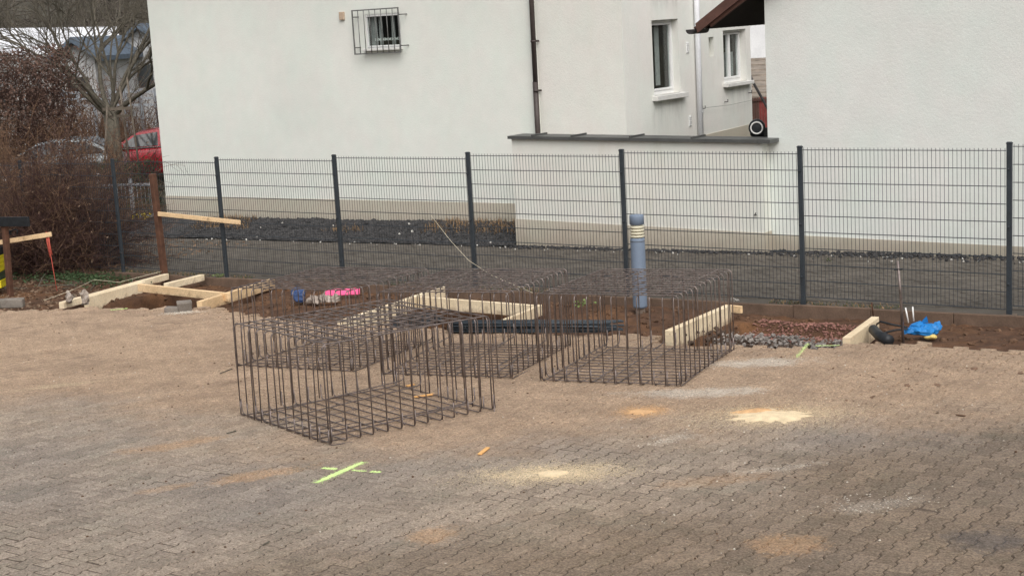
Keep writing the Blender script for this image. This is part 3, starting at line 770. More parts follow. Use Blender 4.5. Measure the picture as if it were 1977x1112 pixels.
# ================================================================== bollard lamp
bp = (8.316, -0.946, 0.093)
bz = bp[2]
bol = thing('bollard_lamp', (bp[0], bp[1], bz), 'blue grey cylindrical bollard lamp with cream louvres standing in the soil strip', 'bollard lamp')
mb = MB(); mb.box((0, 0, .05), (.12, .12, .3), Matrix.Rotation(.5, 3, 'Z'), .012)
b0 = link('footing', mb.mesh('footing'), bol); b0.data.materials.append(M['footing'])
mb = MB(); mb.lathe([(.06, .12), (.088, .125), (.09, .15), (.09, .98), (.086, 1.0)], n=32); o = link('column', mb.mesh('column'), bol); o.data.materials.append(M['bollard'])
mb = MB(); mb.lathe([(.07, 1.0), (.07, 1.17)], n=24); o = link('light_core', mb.mesh('light_core'), bol); o.data.materials.append(M['louver'])
mb = MB()
lm = []
for k in range(4):
    mb = MB(); z = 1.012 + k * .038
    mb.lathe([(.072, z), (.091, z), (.089, z + .018), (.072, z + .026)], n=32); o = link('louvre', mb.mesh('louvre'), bol); o.data.materials.append(M['louver'])
mb = MB(); mb.lathe([(.08, 1.165), (.09, 1.17), (.09, 1.27), (.086, 1.285), (.05, 1.29)], n=32); o = link('head', mb.mesh('head'), bol); o.data.materials.append(M['bollard'])
mb = MB(); mb.lathe([(.0915, .955), (.0915, .962)], n=32); o = link('ring', mb.mesh('ring'), bol); o.data.materials.append(M['darkmetal'])

# ================================================================== rebar cages
CH = .864
def ubar(L, leg, sgn, r=.006, bend=.045):
    """bar of length L along x with both ends bent through a radius and a leg along z*sgn"""
    pts = []
    pts.append((0, 0, sgn * leg))
    for k in range(5):
        a = k / 4 * math.pi / 2
        pts.append((bend - bend * math.cos(a), 0, sgn * (bend - bend * math.sin(a))))
    for k in range(5):
        a = (1 - k / 4) * math.pi / 2
        pts.append((L - bend + bend * math.cos(a), 0, sgn * (bend - bend * math.sin(a))))
    pts.append((L, 0, sgn * leg))
    mb = MB(); mb.tube(pts, r, 6); return mb
mats = {}
def barmesh(key, L, leg, sgn):
    if key not in mats:
        me = ubar(L, leg, sgn).mesh('rebar'); me.materials.append(M['rebar']); mats[key] = me
    return mats[key]
def cage(x, y, a, CW, CD, label, nx=12, ny=13):
    z0 = gzf(x, y) + .006
    root = thing('rebar_cage', (x, y, z0), label, 'rebar cage', 'rebar cages standing on the yard')
    ca, sa = math.cos(a), math.sin(a)
    gxs = SX * ca + SY * sa; gys = -SX * sa + SY * ca
    root.rotation_euler = (gys, -gxs, a)
    tx = barmesh(('tx', CW), CW, CH - .02, -1); ty = barmesh(('ty', CD), CD, CH - .02, -1)
    bx = barmesh(('bx', CW), CW, .14, 1); by = barmesh(('by', CD), CD, .14, 1)
    for k in range(ny):                      # hoops across the width
        v = .02 + (CD - .04) * k / (ny - 1)
        o = link('rebar', tx, root, (0, v + random.gauss(0, .006), CH)); o.rotation_euler = (random.gauss(0, .006), 0, random.gauss(0, .004))
        o = link('rebar', bx, root, (0, v + .012, .012)); o.rotation_euler = (random.gauss(0, .04), 0, random.gauss(0, .004))
    for k in range(nx):                      # hoops along the depth
        u = .02 + (CW - .04) * k / (nx - 1)
        o = link('rebar', ty, root, (u + random.gauss(0, .006), 0, CH - .012)); o.rotation_euler = (0, random.gauss(0, .006), R(90) + random.gauss(0, .004))
        o = link('rebar', by, root, (u + .012, 0, 0)); o.rotation_euler = (0, random.gauss(0, .04), R(90) + random.gauss(0, .004))
    mb = MB()
    for k in range(0, ny, 2):
        for j in range(0, nx, 2):
            v = .02 + (CD - .04) * k / (ny - 1); u = .02 + (CW - .04) * j / (nx - 1)
            for z in (CH - .006, .008):
                if random.random() < .6: mb.rock((u, v, z), .011)
    ob = link('tie_wire', mb.mesh('tie_wire'), root); ob.data.materials.append(M['rebar']); ob['kind'] = 'stuff'
    return root
cage(7.808, -7.356, -.3245, 1.70, 1.69, 'rebar cage nearest the camera, standing before the other three')
cage(5.946, -5.596, .135, 1.53, 1.66, 'left rebar cage of the back row, before the pink board and blue bag')
cage(7.852, -5.389, .23, 1.46, 1.70, 'middle rebar cage of the back row, before the centre pit and black bundle')
cage(9.602, -5.056, .185, 1.45, 1.76, 'rebar cage at the right of the back row, before the bollard lamp')

# ================================================================== formwork boards round the pits
def plank(p, q, w, h, mat, label, grp='formwork boards round the pits', name='formwork_board', roll=0.0, drop=0.0):
    """solid sawn board from p to q; p and q lie on its top edge"""
    p, q = Vector(p), Vector(q); c = (p + q) / 2; d = q - p; L = d.length
    mb = MB(); mb.box((0, 0, 0), (L, w, h), None, .004)
    me = mb.mesh(name); me.materials.append(mat)
    # slight warp of sawn timber
    o = link(name, me, None, c - Vector((0, 0, h / 2 + drop)))
    o.rotation_euler = Matrix((d.normalized(), Vector((0, 0, 1)).cross(d).normalized(), d.normalized().cross(Vector((0, 0, 1)).cross(d).normalized()))).transposed().to_euler()
    if roll: o.rotation_euler.rotate_axis('X', roll)
    return tag(o, label, 'board', grp)
BH = .2
def top(pt, up): return (pt[0], pt[1], pt[2] + up)
plank(top((-0.467, -2.914, 0.078), .02), top((-1.249, -0.164, -0.018), .04), .085, .10, M['pine'], 'long pale board at the left pit reaching back to the brown timber post')
A1, B1 = Vector(top((-0.467, -2.914, 0.078), .015)), Vector(top((-1.249, -0.164, -0.018), .03)); s1 = Vector((0, 0, 1)).cross(A1 - B1).normalized() * -.082
if s1.x < 0: s1 = -s1
plank(A1.lerp(B1, .17) + s1, A1.lerp(B1, .72) + s1, .075, .25, M['pine'], 'deep double board standing along the left edge of the left pit')
plank(top((-0.468, -1.422, 0.114), .0), top((1.895, -1.776, 0.168), .0), .06, .12, M['pine2'], 'orange toned cross board laid over the back of the left pit')
plank(top((1.956, -2.42, 0.169), .0), top((1.299, -0.277, 0.092), .0), .08, .15, M['pine2'], 'board along the right edge of the left pit, behind the left rebar cage')
plank(top((-0.159, -1.15, 0.091), .0), top((-0.362, -0.199, 0.059), .0), .09, .1, M['pine'], 'short board end sticking out behind the cross board of the left pit')
plank(top((5.197, -3.07, 0.238), .0), top((4.649, -0.258, 0.154), .0), .07, .24, M['pine'], 'long pale board along the left edge of the centre pit')
plank(top((4.891, -1.131, 0.185), .0), top((6.896, -1.214, 0.204), .0), .05, .16, M['pine'], 'pale cross board at the back of the centre pit')
plank(top((7.218, -2.368, 0.255), .0), top((6.983, -1.209, 0.216), .0), .06, .14, M['pine'], 'short pale board at the right edge of the centre pit behind the black bundle')
plank(top((9.639, -2.574, 0.346), .0), top((9.459, -0.799, 0.29), .0), .085, .24, M['pine'], 'deep pale board at the left edge of the right hand pit')
plank(top((9.293, -0.551, 0.239), .0), top((9.545, -0.602, 0.245), .0), .04, .09, M['pine2'], 'short stub of board nailed to the far end of the deep pale board')
plank(top((11.567, -2.179, 0.33), .0), top((11.505, -1.225, 0.37), .0), .085, .22, M['pine'], 'tilted pale board at the right edge of the right hand pit beside the black pipe')

# profile boards nailed to posts
def timber_post(a, b, w, label, mat=None):
    a, b = Vector(a), Vector(b); c = (a + b) / 2
    mb = MB(); mb.bar(a, b, w, w, .008, up=(1, 0, 0))
    o = mb.build('timber_post', mat or M['rust'], None, (a.x, a.y, a.z)); return tag(o, label, 'post', 'brown timber posts')
timber_post((-1.33, -.13, -.3), (-1.36, -.16, 1.68), .095, 'brown timber post at the fence carrying the pale batten, beside the left pit')
timber_post((-2.73, -2.16, -.25), (-2.66, -2.16, 1.06), .085, 'dark brown timber post at the left picture edge beside the yellow crates')
plank((-1.27, -.2, 1.06), (.51, -.09, .955), .03, .07, M['pine2'], 'thin pale batten nailed from the brown post across the first full fence post', 'profile battens', 'batten')
plank((-3.328, -2.2, 0.759), (-1.798, -1.95, 0.962), .04, .075, M['pine2'], 'pale batten at the left edge with red straps hanging from its end', 'profile battens', 'batten')
plank((-3.377, -2.3, 1.195), (-2.044, -2.15, 1.221), .04, .15, M['black'], 'black board fixed level behind the left hand batten', 'dark boards', 'black_board')
# clamp and hook on the left batten
mb = MB(); c = Vector((-2.571, -2.1, 0.924))
mb.tube([c + Vector((-.08, 0, .0)), c + Vector((-.02, 0, .05)), c + Vector((.06, .02, .07)), c + Vector((.1, .03, .06)), c + Vector((.09, .02, -.01))], .012, 6)
mb.box(c + Vector((-.1, 0, .02)), (.1, .06, .07), None, .01)
tag(mb.build('screw_clamp', M['black'], None, c), 'black screw clamp gripping the left hand batten', 'clamp')
st = Vector((-1.899, -1.93, 0.898))
s_root = thing('red_strap', st, 'red strap hanging from the end of the left hand batten', 'strap')
for (dx, ln) in ((0, .34), (.05, .3)):
    mb = MB(); mb.tube([st + Vector((dx, -.03, .06)), st + Vector((dx + .005, -.035, -.1)), st + Vector((dx + .03, -.03, -ln))], .011, 5); mb.build('strap_tail', M['strap'], s_root)
mb = MB(); g = Vector((-1.746, -1.995, 0.027)); mb.tube([st + Vector((.02, -.03, 0)), (st * .5 + g * .5) + Vector((-.01, 0, 0)), g], .006, 5)
mb.build('cord_end', M['strap'], s_root)

# yellow crates stacked at the left picture edge
yb = Vector((-3.25, -2.045, 0.001))
for k, (m_, lab) in enumerate((('yellow', 'yellow plastic crate at the bottom of the stack by the dark post'), ('greenp', 'dark green plastic crate second from the bottom of the stack'), ('yellow', 'yellow plastic crate third from the bottom of the stack'), ('yellow', 'yellow plastic crate fourth from the bottom, below the dark lid crate'), ('black', 'black plastic crate topmost on the stack by the dark post'))):
    hh = .125; z = yb.z + .015 + k * (hh + .006)
    c = Vector((yb.x - .04, yb.y - .04, z))
    root = thing('plastic_crate', c, lab, 'crate', 'stacked crates at the left'); root.rotation_euler = (0, 0, ROT + random.gauss(0, .03))
    mb = MB(); w, d, t = .4, .3, .012
    mb.box((0, 0, t / 2), (w, d, t))
    for sx in (-1, 1): mb.box((sx * (w / 2 - t / 2), 0, hh / 2), (t, d, hh))
    for sy in (-1, 1): mb.box((0, sy * (d / 2 - t / 2), hh / 2), (w - 2 * t, t, hh))
    o = link('body', mb.mesh('body'), root); o.data.materials.append(M[m_])
    mb = MB()
    for sy in (-1, 1): mb.box((0, sy * (d / 2 + .004), hh - .012), (w + .016, .01, .02))
    for sx in (-1, 1): mb.box((sx * (w / 2 + .004), 0, hh - .012), (.01, d - .01, .02))
    o = link('rim', mb.mesh('rim'), root); o.data.materials.append(M[m_])

# ================================================================== loose things on the soil and paving
def noisy(mb0, amp, sc, seed=0):
    for i, p in enumerate(mb0.v):
        n = noise.noise_vector(Vector(p) * sc + Vector((seed, seed * 2, 0)))
        mb0.v[i] = (p[0] + n.x * amp, p[1] + n.y * amp, p[2] + n.z * amp)
def blob(c, sx, sy, sz, amp, sc, seed, n=20, m=12, flat=True):
    mb = MB(); prof = []
    for i in range(m + 1):
        a = -math.pi / 2 + math.pi * i / m; prof.append((max(.001, math.cos(a)), math.sin(a)))
    mb.lathe(prof, n=n)
    mb.v = [(p[0] * sx, p[1] * sy, p[2] * sz) for p in mb.v]
    noisy(mb, amp, sc, seed); noisy(mb, amp * .5, sc * 2.6, seed + 3)
    mb.v = [(p[0] + c[0], p[1] + c[1], max(p[2], -sz * .75) + c[2]) for p in mb.v]
    if flat: mb.sm = [False] * len(mb.sm)
    return mb
# bundle of black bars
a, b = Vector((6.895, -3.004, 0.218)), Vector((8.871, -2.403, 0.237))
bun = thing('bar_bundle', (a + b) / 2, 'tied bundle of long black bars lying on the paving before the centre pit', 'bundle')
d = (b - a).normalized(); side = d.cross(Vector((0, 0, 1))).normalized()
for row in range(4):
    for k in range(7 - row % 2):
        off = side * ((k - 3) * .032 + (.016 if row % 2 else 0) + random.gauss(0, .004)) + Vector((0, 0, .02 + row * .031))
        e0, e1 = random.uniform(-.02, .04), random.uniform(-.24, .1)
        mb = MB(); mb.tube([a + off + d * e0, (a + b) / 2 + off + Vector((0, 0, random.gauss(0, .006))), b + off + d * e1 + side * random.gauss(0, .02)], .013, 6)
        mb.build('bar', M['bundle'], bun)
for f in (.12, .45, .8):
    c = a.lerp(b, f) + Vector((0, 0, .06)); pts = []
    for k in range(13):
        th = 2 * math.pi * k / 12; pts.append(c + side * math.cos(th) * .125 + Vector((0, 0, math.sin(th) * .066)))
    mb = MB(); mb.tube(pts, .005, 5, cap=False); mb.build('tie', M['black'], bun)

# blue tarpaulin bundle with cable
tb = Vector((12.077, -1.244, 0.212))
tarp = thing('cable_drum_in_tarp', tb, 'bright blue plastic sheeting wrapped round a cable joint on the soil strip', 'tarp bundle')
dr = Vector((.815, .577, 0))
mb = MB()
for (o_, s_, sd_) in ((-.04, (.14, .09, .068), 1), (.08, (.11, .09, .07), 2), (-.15, (.08, .07, .036), 3)):
    m2 = blob(tb + dr * o_ + Vector((0, 0, .055)), s_[0], s_[1], s_[2], .045, 10, sd_); mb.add(m2.v, m2.f)
pk = tb + dr * .0 + Vector((0, 0, .13)); mb.add([pk + Vector((-.05, 0, 0)), pk + Vector((.03, .02, 0)), pk + Vector((.02, 0, .08)), pk + Vector((-.01, .05, 0))], [(0, 1, 2), (1, 3, 2), (3, 0, 2)])
mb.build('sheeting', M['blue'], tarp)
m2 = blob(tb + dr * .1 + Vector((.0, -.11, -.01)), .075, .05, .03, .012, 9, 5); m2.build('sponge', M['sponge'], tarp)
for k, (px0, px1) in enumerate((((11.989, -1.5, 0.388), (11.957, -1.5, 0.551)), ((12.047, -1.5, 0.409), (12.037, -1.5, 0.567)))):
    mb = MB(); mb.tube([px0, px1], .0085, 6); o = mb.build('marker_rod', M['whiterod'], None, px0)
    tag(o, ('left one of the two short white rods standing in the blue bundle', 'right one of the two short white rods standing in the blue bundle')[k], 'rod', 'white rods')
for k, pts in enumerate((((11.524, -1.277, 0.282), (11.641, -1.416, 0.359), (11.761, -1.347, 0.319), (11.919, -1.349, 0.302)), ((11.784, -1.807, 0.293), (11.797, -1.664, 0.299), (11.843, -1.483, 0.294), (11.974, -1.491, 0.317)))):
    mb = MB(); mb.tube(pts, .012, 7); o = mb.build('cable', M['black'], None, pts[0])
    tag(o, ('upper black cable looping from the tilted board to the blue bundle', 'lower black cable running from the black pipe to the blue bundle')[k], 'cable', 'black cables')
pp = [Vector((11.644, -1.63, 0.315)), Vector((11.8, -1.859, 0.305)), Vector((11.996, -2.081, 0.315))]
mb = MB(); mb.tube(pp, [.055, .055, .06], 12); tag(mb.build('conduit_pipe', M['black'], None, pp[0]), 'short thick black conduit pipe lying between tilted board and paving', 'pipe')
mb = MB(); q0 = (12.029, -1.742, 0.276); mb.tube([(q0[0], q0[1], q0[2] - .2), (12.022, -1.8, 0.745), (11.993, -1.8, 1.109)], .015, 6)
rs = thing('steel_stake', q0, 'tall thin steel stake driven in beside the blue bundle', 'stake'); mb.build('rod', M['rebar'], rs)
c = Vector((11.997, -1.8, 1.021)); mb = MB(); mb.box(c, (.09, .03, .02), Matrix.Rotation(.6, 3, 'Z'), .003); mb.build('clip', M['black'], rs)
mb = MB(); q0 = (11.342, -0.859, 0.186); mb.tube([q0, (11.455, -1.2, 0.515)], .009, 6); tag(mb.build('steel_stake', M['rust'], None, q0), 'short rusty steel stake at the far end of the tilted board', 'stake')

# pink board, blue bag and dirty sheeting seen through the left cage
pb = Vector((3.312, -0.904, 0.049))
mb = MB(); mb.box(pb + Vector((0, 0, .06)), (.5, .03, .1), Matrix.Rotation(R(33), 3, 'Z') @ Matrix.Rotation(R(-30), 3, 'X'), .003)
tag(mb.build('pink_board', M['pink'], None, pb), 'bright pink board lying on the soil behind the left rebar cage', 'board')
nb_ = Vector((3.13, -1.607, 0.076))
bag = thing('blue_bag', nb_, 'crumpled dark blue bag on the soil left of the pink board', 'bag')
blob(nb_ + Vector((0, 0, .11)), .11, .1, .13, .05, 8, 7).build('sack', M['navy'], bag)
mb = MB(); mb.tube([nb_ + Vector((-.06, -.02, .2)), nb_ + Vector((-.02, 0, .29)), nb_ + Vector((.05, .02, .21))], .009, 6); mb.build('handle', M['black'], bag)
fb = Vector((3.454, -1.499, 0.069))
m2 = MB()
for k in range(5):
    c = fb + dr * (-.15 + k * .085) + Vector((0, random.uniform(-.05, .05), .05))
    m3 = blob(c, random.uniform(.05, .09), random.uniform(.05, .08), random.uniform(.04, .1), .05, 14, 20 + k, 14, 8); m2.add(m3.v, m3.f)
tag(m2.build('dirty_sheeting', M['foil'], None, fb), 'crumpled dirty white sheeting between the blue bag and the pink board', 'sheeting')
# black sheet standing in for the shade inside the centre pit
sx0 = Vector((5.833, -2.772, 0.211)); m2 = blob(sx0 + Vector((.1, .3, -.06)), .3, .42, .08, .09, 5, 31, 26, 10); tag(m2.build('pit_shade_sheet', M['black'], None, sx0), 'black sheet standing in for the shade at the left side of the centre pit', 'sheet')
# clear bags at the left pit
for k, (pt, lab) in enumerate((((-0.391, -2.82, 0.097), 'left one of two crumpled plastic bags before the left pit boards'), ((0.123, -2.934, 0.15), 'right one of two crumpled plastic bags before the left pit boards'))):
    m2 = blob(Vector(pt) + Vector((0, 0, .05)), .055, .055, .1 + .03 * k, .045, 16, 40 + k, 12, 8); tag(m2.build('plastic_bag', M['foil'], None, pt), lab, 'plastic bag')
# blocks of concrete
def block(pt, size, rz, label, mat=None, tilt=0.0):
    mb = MB(); mb.box((0, 0, 0), size, None, .012); noisy(mb, .012, 14, pt[0])
    me = mb.mesh('concrete_block'); me.materials.append(mat or M['greystone'])
    o = link('concrete_block', me, None, (pt[0], pt[1], pt[2] + size[2] / 2 - .01)); o.rotation_euler = (tilt, 0, rz)
    return tag(o, label, 'concrete block', 'loose blocks by the left pit')
block((2.012, -2.96, 0.126), (.2, .12, .08), R(25), 'dark broken paver lying at the front of the left pit')
block((2.118, -2.837, 0.124), (.2, .11, .15), R(50), 'upright grey paver leaning beside the dark broken one at the left pit', None, .25)
block((-1.051, -3.429, 0.083), (.5, .14, .13), R(36), 'grey kerb stone lying at the left picture edge')
block((-1.176, -3.661, 0.087), (.3, .14, .13), R(20), 'second grey kerb stone at the far left, cut by the picture edge')
mb = MB(); c = (2.213, -2.99, 0.13); grains(mb, 500, gauss2(c[0], c[1], .14, .08, ROT), (.006, .015))
tag(mb.build('grit_heap', M['lime'], None, c), 'small spill of pale grit round the loose pavers at the left pit', 'grit', None, 'stuff')
# wood chips
for (p, q, lab) in (((10.785, -7.632, 0.428), (10.728, -7.443, 0.421), 'orange wood chip lying on the open paving before the cages'), ((8.894, -6.13, 0.348), (9.003, -5.966, 0.345), 'pale sliver of wood inside the front rebar cage'), ((8.496, -5.761, 0.33), (8.523, -5.673, 0.328), 'small pale sliver at the back of the front rebar cage')):
    mb = MB(); mb.bar(Vector(p) + Vector((0, 0, .014)), Vector(q) + Vector((0, 0, .018)), .035, .012, .002)
    tag(mb.build('wood_chip', M['orangewood'], None, p), lab, 'wood chip', 'wood chips')
for (p, q, lab) in (((8.234, -7.929, 0.39), (8.256, -7.838, 0.387), 'dark twig lying left of the front rebar cage'), ((10.862, -10.132, 0.504), (10.852, -10.064, 0.502), 'small dark twig near the bottom of the yard'), ((6.085, -5.959, 0.291), (6.04, -5.741, 0.284), 'dark twig at the left foot of the left rebar cage')):
    mb = MB(); mb.tube([Vector(p) + Vector((0, 0, .008)), Vector(q) + Vector((0, 0, .012))], .006, 5)
    tag(mb.build('twig', M['bark'], None, p), lab, 'twig', 'twigs on the paving')
# builder's cords
def cord(pts, label, r=.0028):
    mb = MB(); mb.tube(pts, r, 4, sm=False); tag(mb.build('builders_cord', M['cord'], None, pts[0]), label, 'cord', "builder's cords")
cord([(4.358, -0.06, 1.139), (4.836, -0.25, 0.817), (5.289, -0.45, 0.589), (5.862, -0.7, 0.45), (6.74, -1, 0.313)], 'pale cord slanting from the fence mesh down over the centre pit')
cord([(-0.418, -3.244, 0.189), (-0.264, -2.84, 0.28), (-1.251, -1.643, 0.176), (-0.854, -1.486, 0.128), (-0.538, -0.881, 0.216)], 'pale cord sagging from the left pit to the brown timber post')

# ================================================================== houses
def clear_glass(name, tint=(.9, .93, .92), refl=.1):
    m = bpy.data.materials.new(name); m.use_nodes = True; n = m.node_tree.nodes; l = m.node_tree.links
    for q in list(n): n.remove(q)
    a = n.new('ShaderNodeBsdfTransparent'); a.inputs[0].default_value = (*tint, 1)
    b = n.new('ShaderNodeBsdfGlossy'); b.inputs['Roughness'].default_value = .04
    mx = n.new('ShaderNodeMixShader'); mx.inputs[0].default_value = refl; o = n.new('ShaderNodeOutputMaterial')
    l.new(a.outputs[0], mx.inputs[1]); l.new(b.outputs[0], mx.inputs[2]); l.new(mx.outputs[0], o.inputs['Surface']); return m
M['clear'] = clear_glass('clear_glass')
def holed(mb, org, ud, nd, rect, holes, depth):
    """wall face spanned by ud and z, outward normal nd, with recessed openings"""
    org, ud, nd = Vector(org), Vector(ud), Vector(nd); zd = Vector((0, 0, 1))
    us = sorted({rect[0], rect[1], *[h[0] for h in holes], *[h[1] for h in holes]})
    vs_ = sorted({rect[2], rect[3], *[h[2] for h in holes], *[h[3] for h in holes]})
    P = lambda u, v, d=0: org + ud * u + zd * v - nd * d
    flip = ud.cross(zd).dot(nd) < 0
    def q(a, b, c, d): mb.add([a, b, c, d] if not flip else [d, c, b, a], [(0, 1, 2, 3)])
    for i in range(len(us) - 1):
        for j in range(len(vs_) - 1):
            um, vm = (us[i] + us[i + 1]) / 2, (vs_[j] + vs_[j + 1]) / 2
            if any(h[0] < um < h[1] and h[2] < vm < h[3] for h in holes): continue
            q(P(us[i], vs_[j]), P(us[i + 1], vs_[j]), P(us[i + 1], vs_[j + 1]), P(us[i], vs_[j + 1]))
    for (a, b, c, d) in holes:
        q(P(a, c), P(b, c), P(b, c, depth), P(a, c, depth))
        q(P(a, d, depth), P(b, d, depth), P(b, d), P(a, d))
        q(P(a, c, depth), P(a, d, depth), P(a, d), P(a, c))
        q(P(b, c), P(b, d), P(b, d, depth), P(b, c, depth))
def window(parent, org, ud, nd, rect, depth, sashes, curtains, fw=.055, sill=None, room=.5, sw=.04):
    """frame, panes, curtains and a dark room set into an opening"""
    org, ud, nd = Vector(org), Vector(ud), Vector(nd); zd = Vector((0, 0, 1))
    B = Matrix((ud, -nd, zd)).transposed()
    a, b, c, d = rect
    P = lambda u, v, t: org + ud * u + zd * v - nd * t
    def bx(mb, u0, u1, v0, v1, t0, t1): mb.box(P((u0 + u1) / 2, (v0 + v1) / 2, (t0 + t1) / 2), (u1 - u0, t1 - t0, v1 - v0), B, .004)
    o = P((a + b) / 2, c, depth)
    mb = MB(); t0, t1 = depth - .06, depth
    bx(mb, a, b, c, c + fw * 1.3, t0, t1); bx(mb, a, b, d - fw, d, t0, t1)
    bx(mb, a, a + fw, c + fw * 1.3, d - fw, t0, t1); bx(mb, b - fw, b, c + fw * 1.3, d - fw, t0, t1)
    win = thing_part('window', parent, o)
    mb.build('frame', M['white'], win)
    w = (b - a - 2 * fw) / sashes
    for k in range(sashes):
        u0, u1 = a + fw + k * w, a + fw + (k + 1) * w; v0, v1 = c + fw * 1.3, d - fw; s = sw
        mb = MB(); e = .002
        bx(mb, u0 + e, u1 - e, v0 + e, v0 + s, t0 - .012, t1 - .01); bx(mb, u0 + e, u1 - e, v1 - s, v1 - e, t0 - .012, t1 - .01)
        bx(mb, u0 + e, u0 + s, v0 + s, v1 - s, t0 - .012, t1 - .01); bx(mb, u1 - s, u1 - e, v0 + s, v1 - s, t0 - .012, t1 - .01)
        mb.build('sash', M['white'], win)
        mb = MB(); bx(mb, u0 + s, u1 - s, v0 + s, v1 - s, t1 - .04, t1 - .03); mb.build('pane', M['clear'], win)
    # dark room box behind
    mb = MB(); T = depth + room
    mb.quad(P(a, c, T), P(b, c, T), P(b, d, T), P(a, d, T))
    for (u, v, uu, vv) in ((a, c, b, c), (a, d, b, d), (a, c, a, d), (b, c, b, d)):
        mb.quad(P(u, v, depth + .002), P(uu, vv, depth + .002), P(uu, vv, T), P(u, v, T))
    mb.build('room', M['room'], win)
    for (u0, u1, v0, v1, mat) in curtains:
        mb = MB(); n = max(6, int((u1 - u0) / .018)); V = []; F = []
        for i in range(n + 1):
            u = u0 + (u1 - u0) * i / n; t = depth + .06 + .018 * math.sin(i * 1.9) + .008 * math.sin(i * .83)
            V += [P(u, v0, t), P(u, v1, t)]
        for i in range(n): F.append((2 * i, 2 * i + 2, 2 * i + 3, 2 * i + 1))
        mb.add(V, F, True); mb.build('curtain', M[mat], win)
    if sill:
        mb = MB(); mb.box(P((a + b) / 2 + sill[1], c - sill[0] / 2, -.03), (b - a + sill[2], .16, sill[0]), B, .008); mb.build('sill', M['sill'], win)
    return win
def thing_part(name, parent, loc):
    o = bpy.data.objects.new(name, None); COL.objects.link(o); o.parent = parent; o.location = Vector(loc) - wloc(parent); return o
def body(mb, x0, x1, y0, y1, z0, z1, skip=()):
    c = [(x0, y0), (x1, y0), (x1, y1), (x0, y1)]
    for k, s in enumerate(('front', 'right', 'back', 'left')):
        if s in skip: continue
        a, b = c[k], c[(k + 1) % 4]
        mb.quad((*a, z0), (*b, z0), (*b, z1), (*a, z1))
def gable_roof(mb, x0, x1, y0, y1, ze, zr, t=.14, axis='x'):
    if axis == 'x':
        ym = (y0 + y1) / 2
        mb.prism([(x0, y0, ze), (x0, ym, zr), (x0, y1, ze), (x0, y1, ze - t), (x0, ym, zr - t), (x0, y0, ze - t)], (x1 - x0, 0, 0))
    else:
        xm = (x0 + x1) / 2
        mb.prism([(x0, y0, ze), (x0, y0, ze - t), (xm, y0, zr - t), (x1, y0, ze - t), (x1, y0, ze), (xm, y0, zr)], (0, y1 - y0, 0))

# --- long house with the barred window
XA0, XA1, YA = -6.95, 2.87, 5.0
A_ = thing('white_house', (-2, YA, gzf(-2, 5)), 'long cool white rendered house with barred window and brown downpipe behind the fence', 'house')
mb = MB(); wr = (-1.0, -.14, 3.455, 4.085)
holed(mb, (0, YA, 0), (1, 0, 0), (0, -1, 0), (XA0, XA1, -.6, 6.0), [wr], .08)
body(mb, XA0, XA1, YA, 13, -.6, 6.0, ('front',)); mb.build('wall', M['wallA'], A_)
mb = MB(); mb.prism([(XA0 - .012, YA - .012, -.6), (XA1, YA - .012, -.6), (XA1, YA - .012, .605), (XA0 - .012, YA - .012, .552)], (0, .1, 0)); mb.build('plinth', M['plinth'], A_)
mb = MB(); gable_roof(mb, XA0 - .4, XA1, YA - .5, 13.5, 5.95, 9.2); mb.build('roof', M['tile'], A_)
w_ = window(A_, (0, YA, 0), (1, 0, 0), (0, -1, 0), wr, .075, 1, [(-.97, -.82, 3.5, 4.06, 'curtain'), (-.77, -.66, 3.5, 4.06, 'curtain'), (-.47, -.36, 3.5, 4.06, 'curtain')], .018, (.045, 0, .04), .5, .026)
# scalloped lace edge along the foot of the panes
mb = MB()
for k in range(8):
    u = -.82 + k * .082
    mb.add([(u, YA + .055, 3.585), (u + .034, YA + .055, 3.6), (u + .068, YA + .055, 3.585), (u + .068, YA + .055, 3.645), (u + .034, YA + .055, 3.625), (u, YA + .055, 3.645)], [(0, 1, 4, 5), (1, 2, 3, 4)])
mb.build('lace_trim', M['white'], w_)
gx0, gx1, gz0, gz1 = -1.19, -.075, 3.365, 4.17
gr = thing_part('window_grille', A_, (gx0, YA - .12, gz0)); yg = YA - .12
mb = MB(); mb.box(((gx0 + gx1) / 2, yg, gz0), (gx1 - gx0 + .02, .022, .022)); mb.box(((gx0 + gx1) / 2, yg, gz1), (gx1 - gx0 + .02, .022, .022))
for x in (gx0, gx1): mb.box((x, yg, (gz0 + gz1) / 2), (.02, .02, gz1 - gz0 - .022))
mb.build('grille_frame', M['grille'], gr)
for k in range(1, 8):
    mb = MB(); x = gx0 + (gx1 - gx0) * k / 8; mb.tube([(x, yg, gz0 + .011), (x, yg, gz1 - .011)], .0075, 6); mb.build('grille_bar', M['grille'], gr)
for (x, z) in ((gx0 + .03, gz1 - .12), (gx0 + .03, gz0 + .12), (gx1 + .09, gz1 - .12), (gx1 + .09, gz0 + .12)):
    mb = MB(); mb.tube([(gx0 if x < -.6 else gx1, yg, z), (x, yg, z), (x + .02, YA + .02, z)], .011, 6); mb.build('bracket', M['grille'], gr)
mb = MB(); mb.box((-1.535, YA - .025, 4.09), (.11, .05, .15), None, .006); mb.build('wall_box', M['box'], A_)
pp_ = thing_part('downpipe', A_, (2.86, YA - .07, 1.9))
mb = MB(); mb.tube([(2.86, YA - .07, 1.0), (2.86, YA - .07, 2.75)], .048, 12); mb.tube([(2.865, YA - .07, 2.75), (2.88, YA - .07, 6)], .044, 12); mb.build('pipe', M['brownpipe'], pp_)
for z in (2.6, 3.45):
    mb = MB(); mb.lathe([(.056, -.018), (.056, .018)], (2.87, YA - .07, z), 14); mb.box((2.87, YA - .02, z), (.16, .012, .03)); mb.build('pipe_clip', M['brownpipe'], pp_)

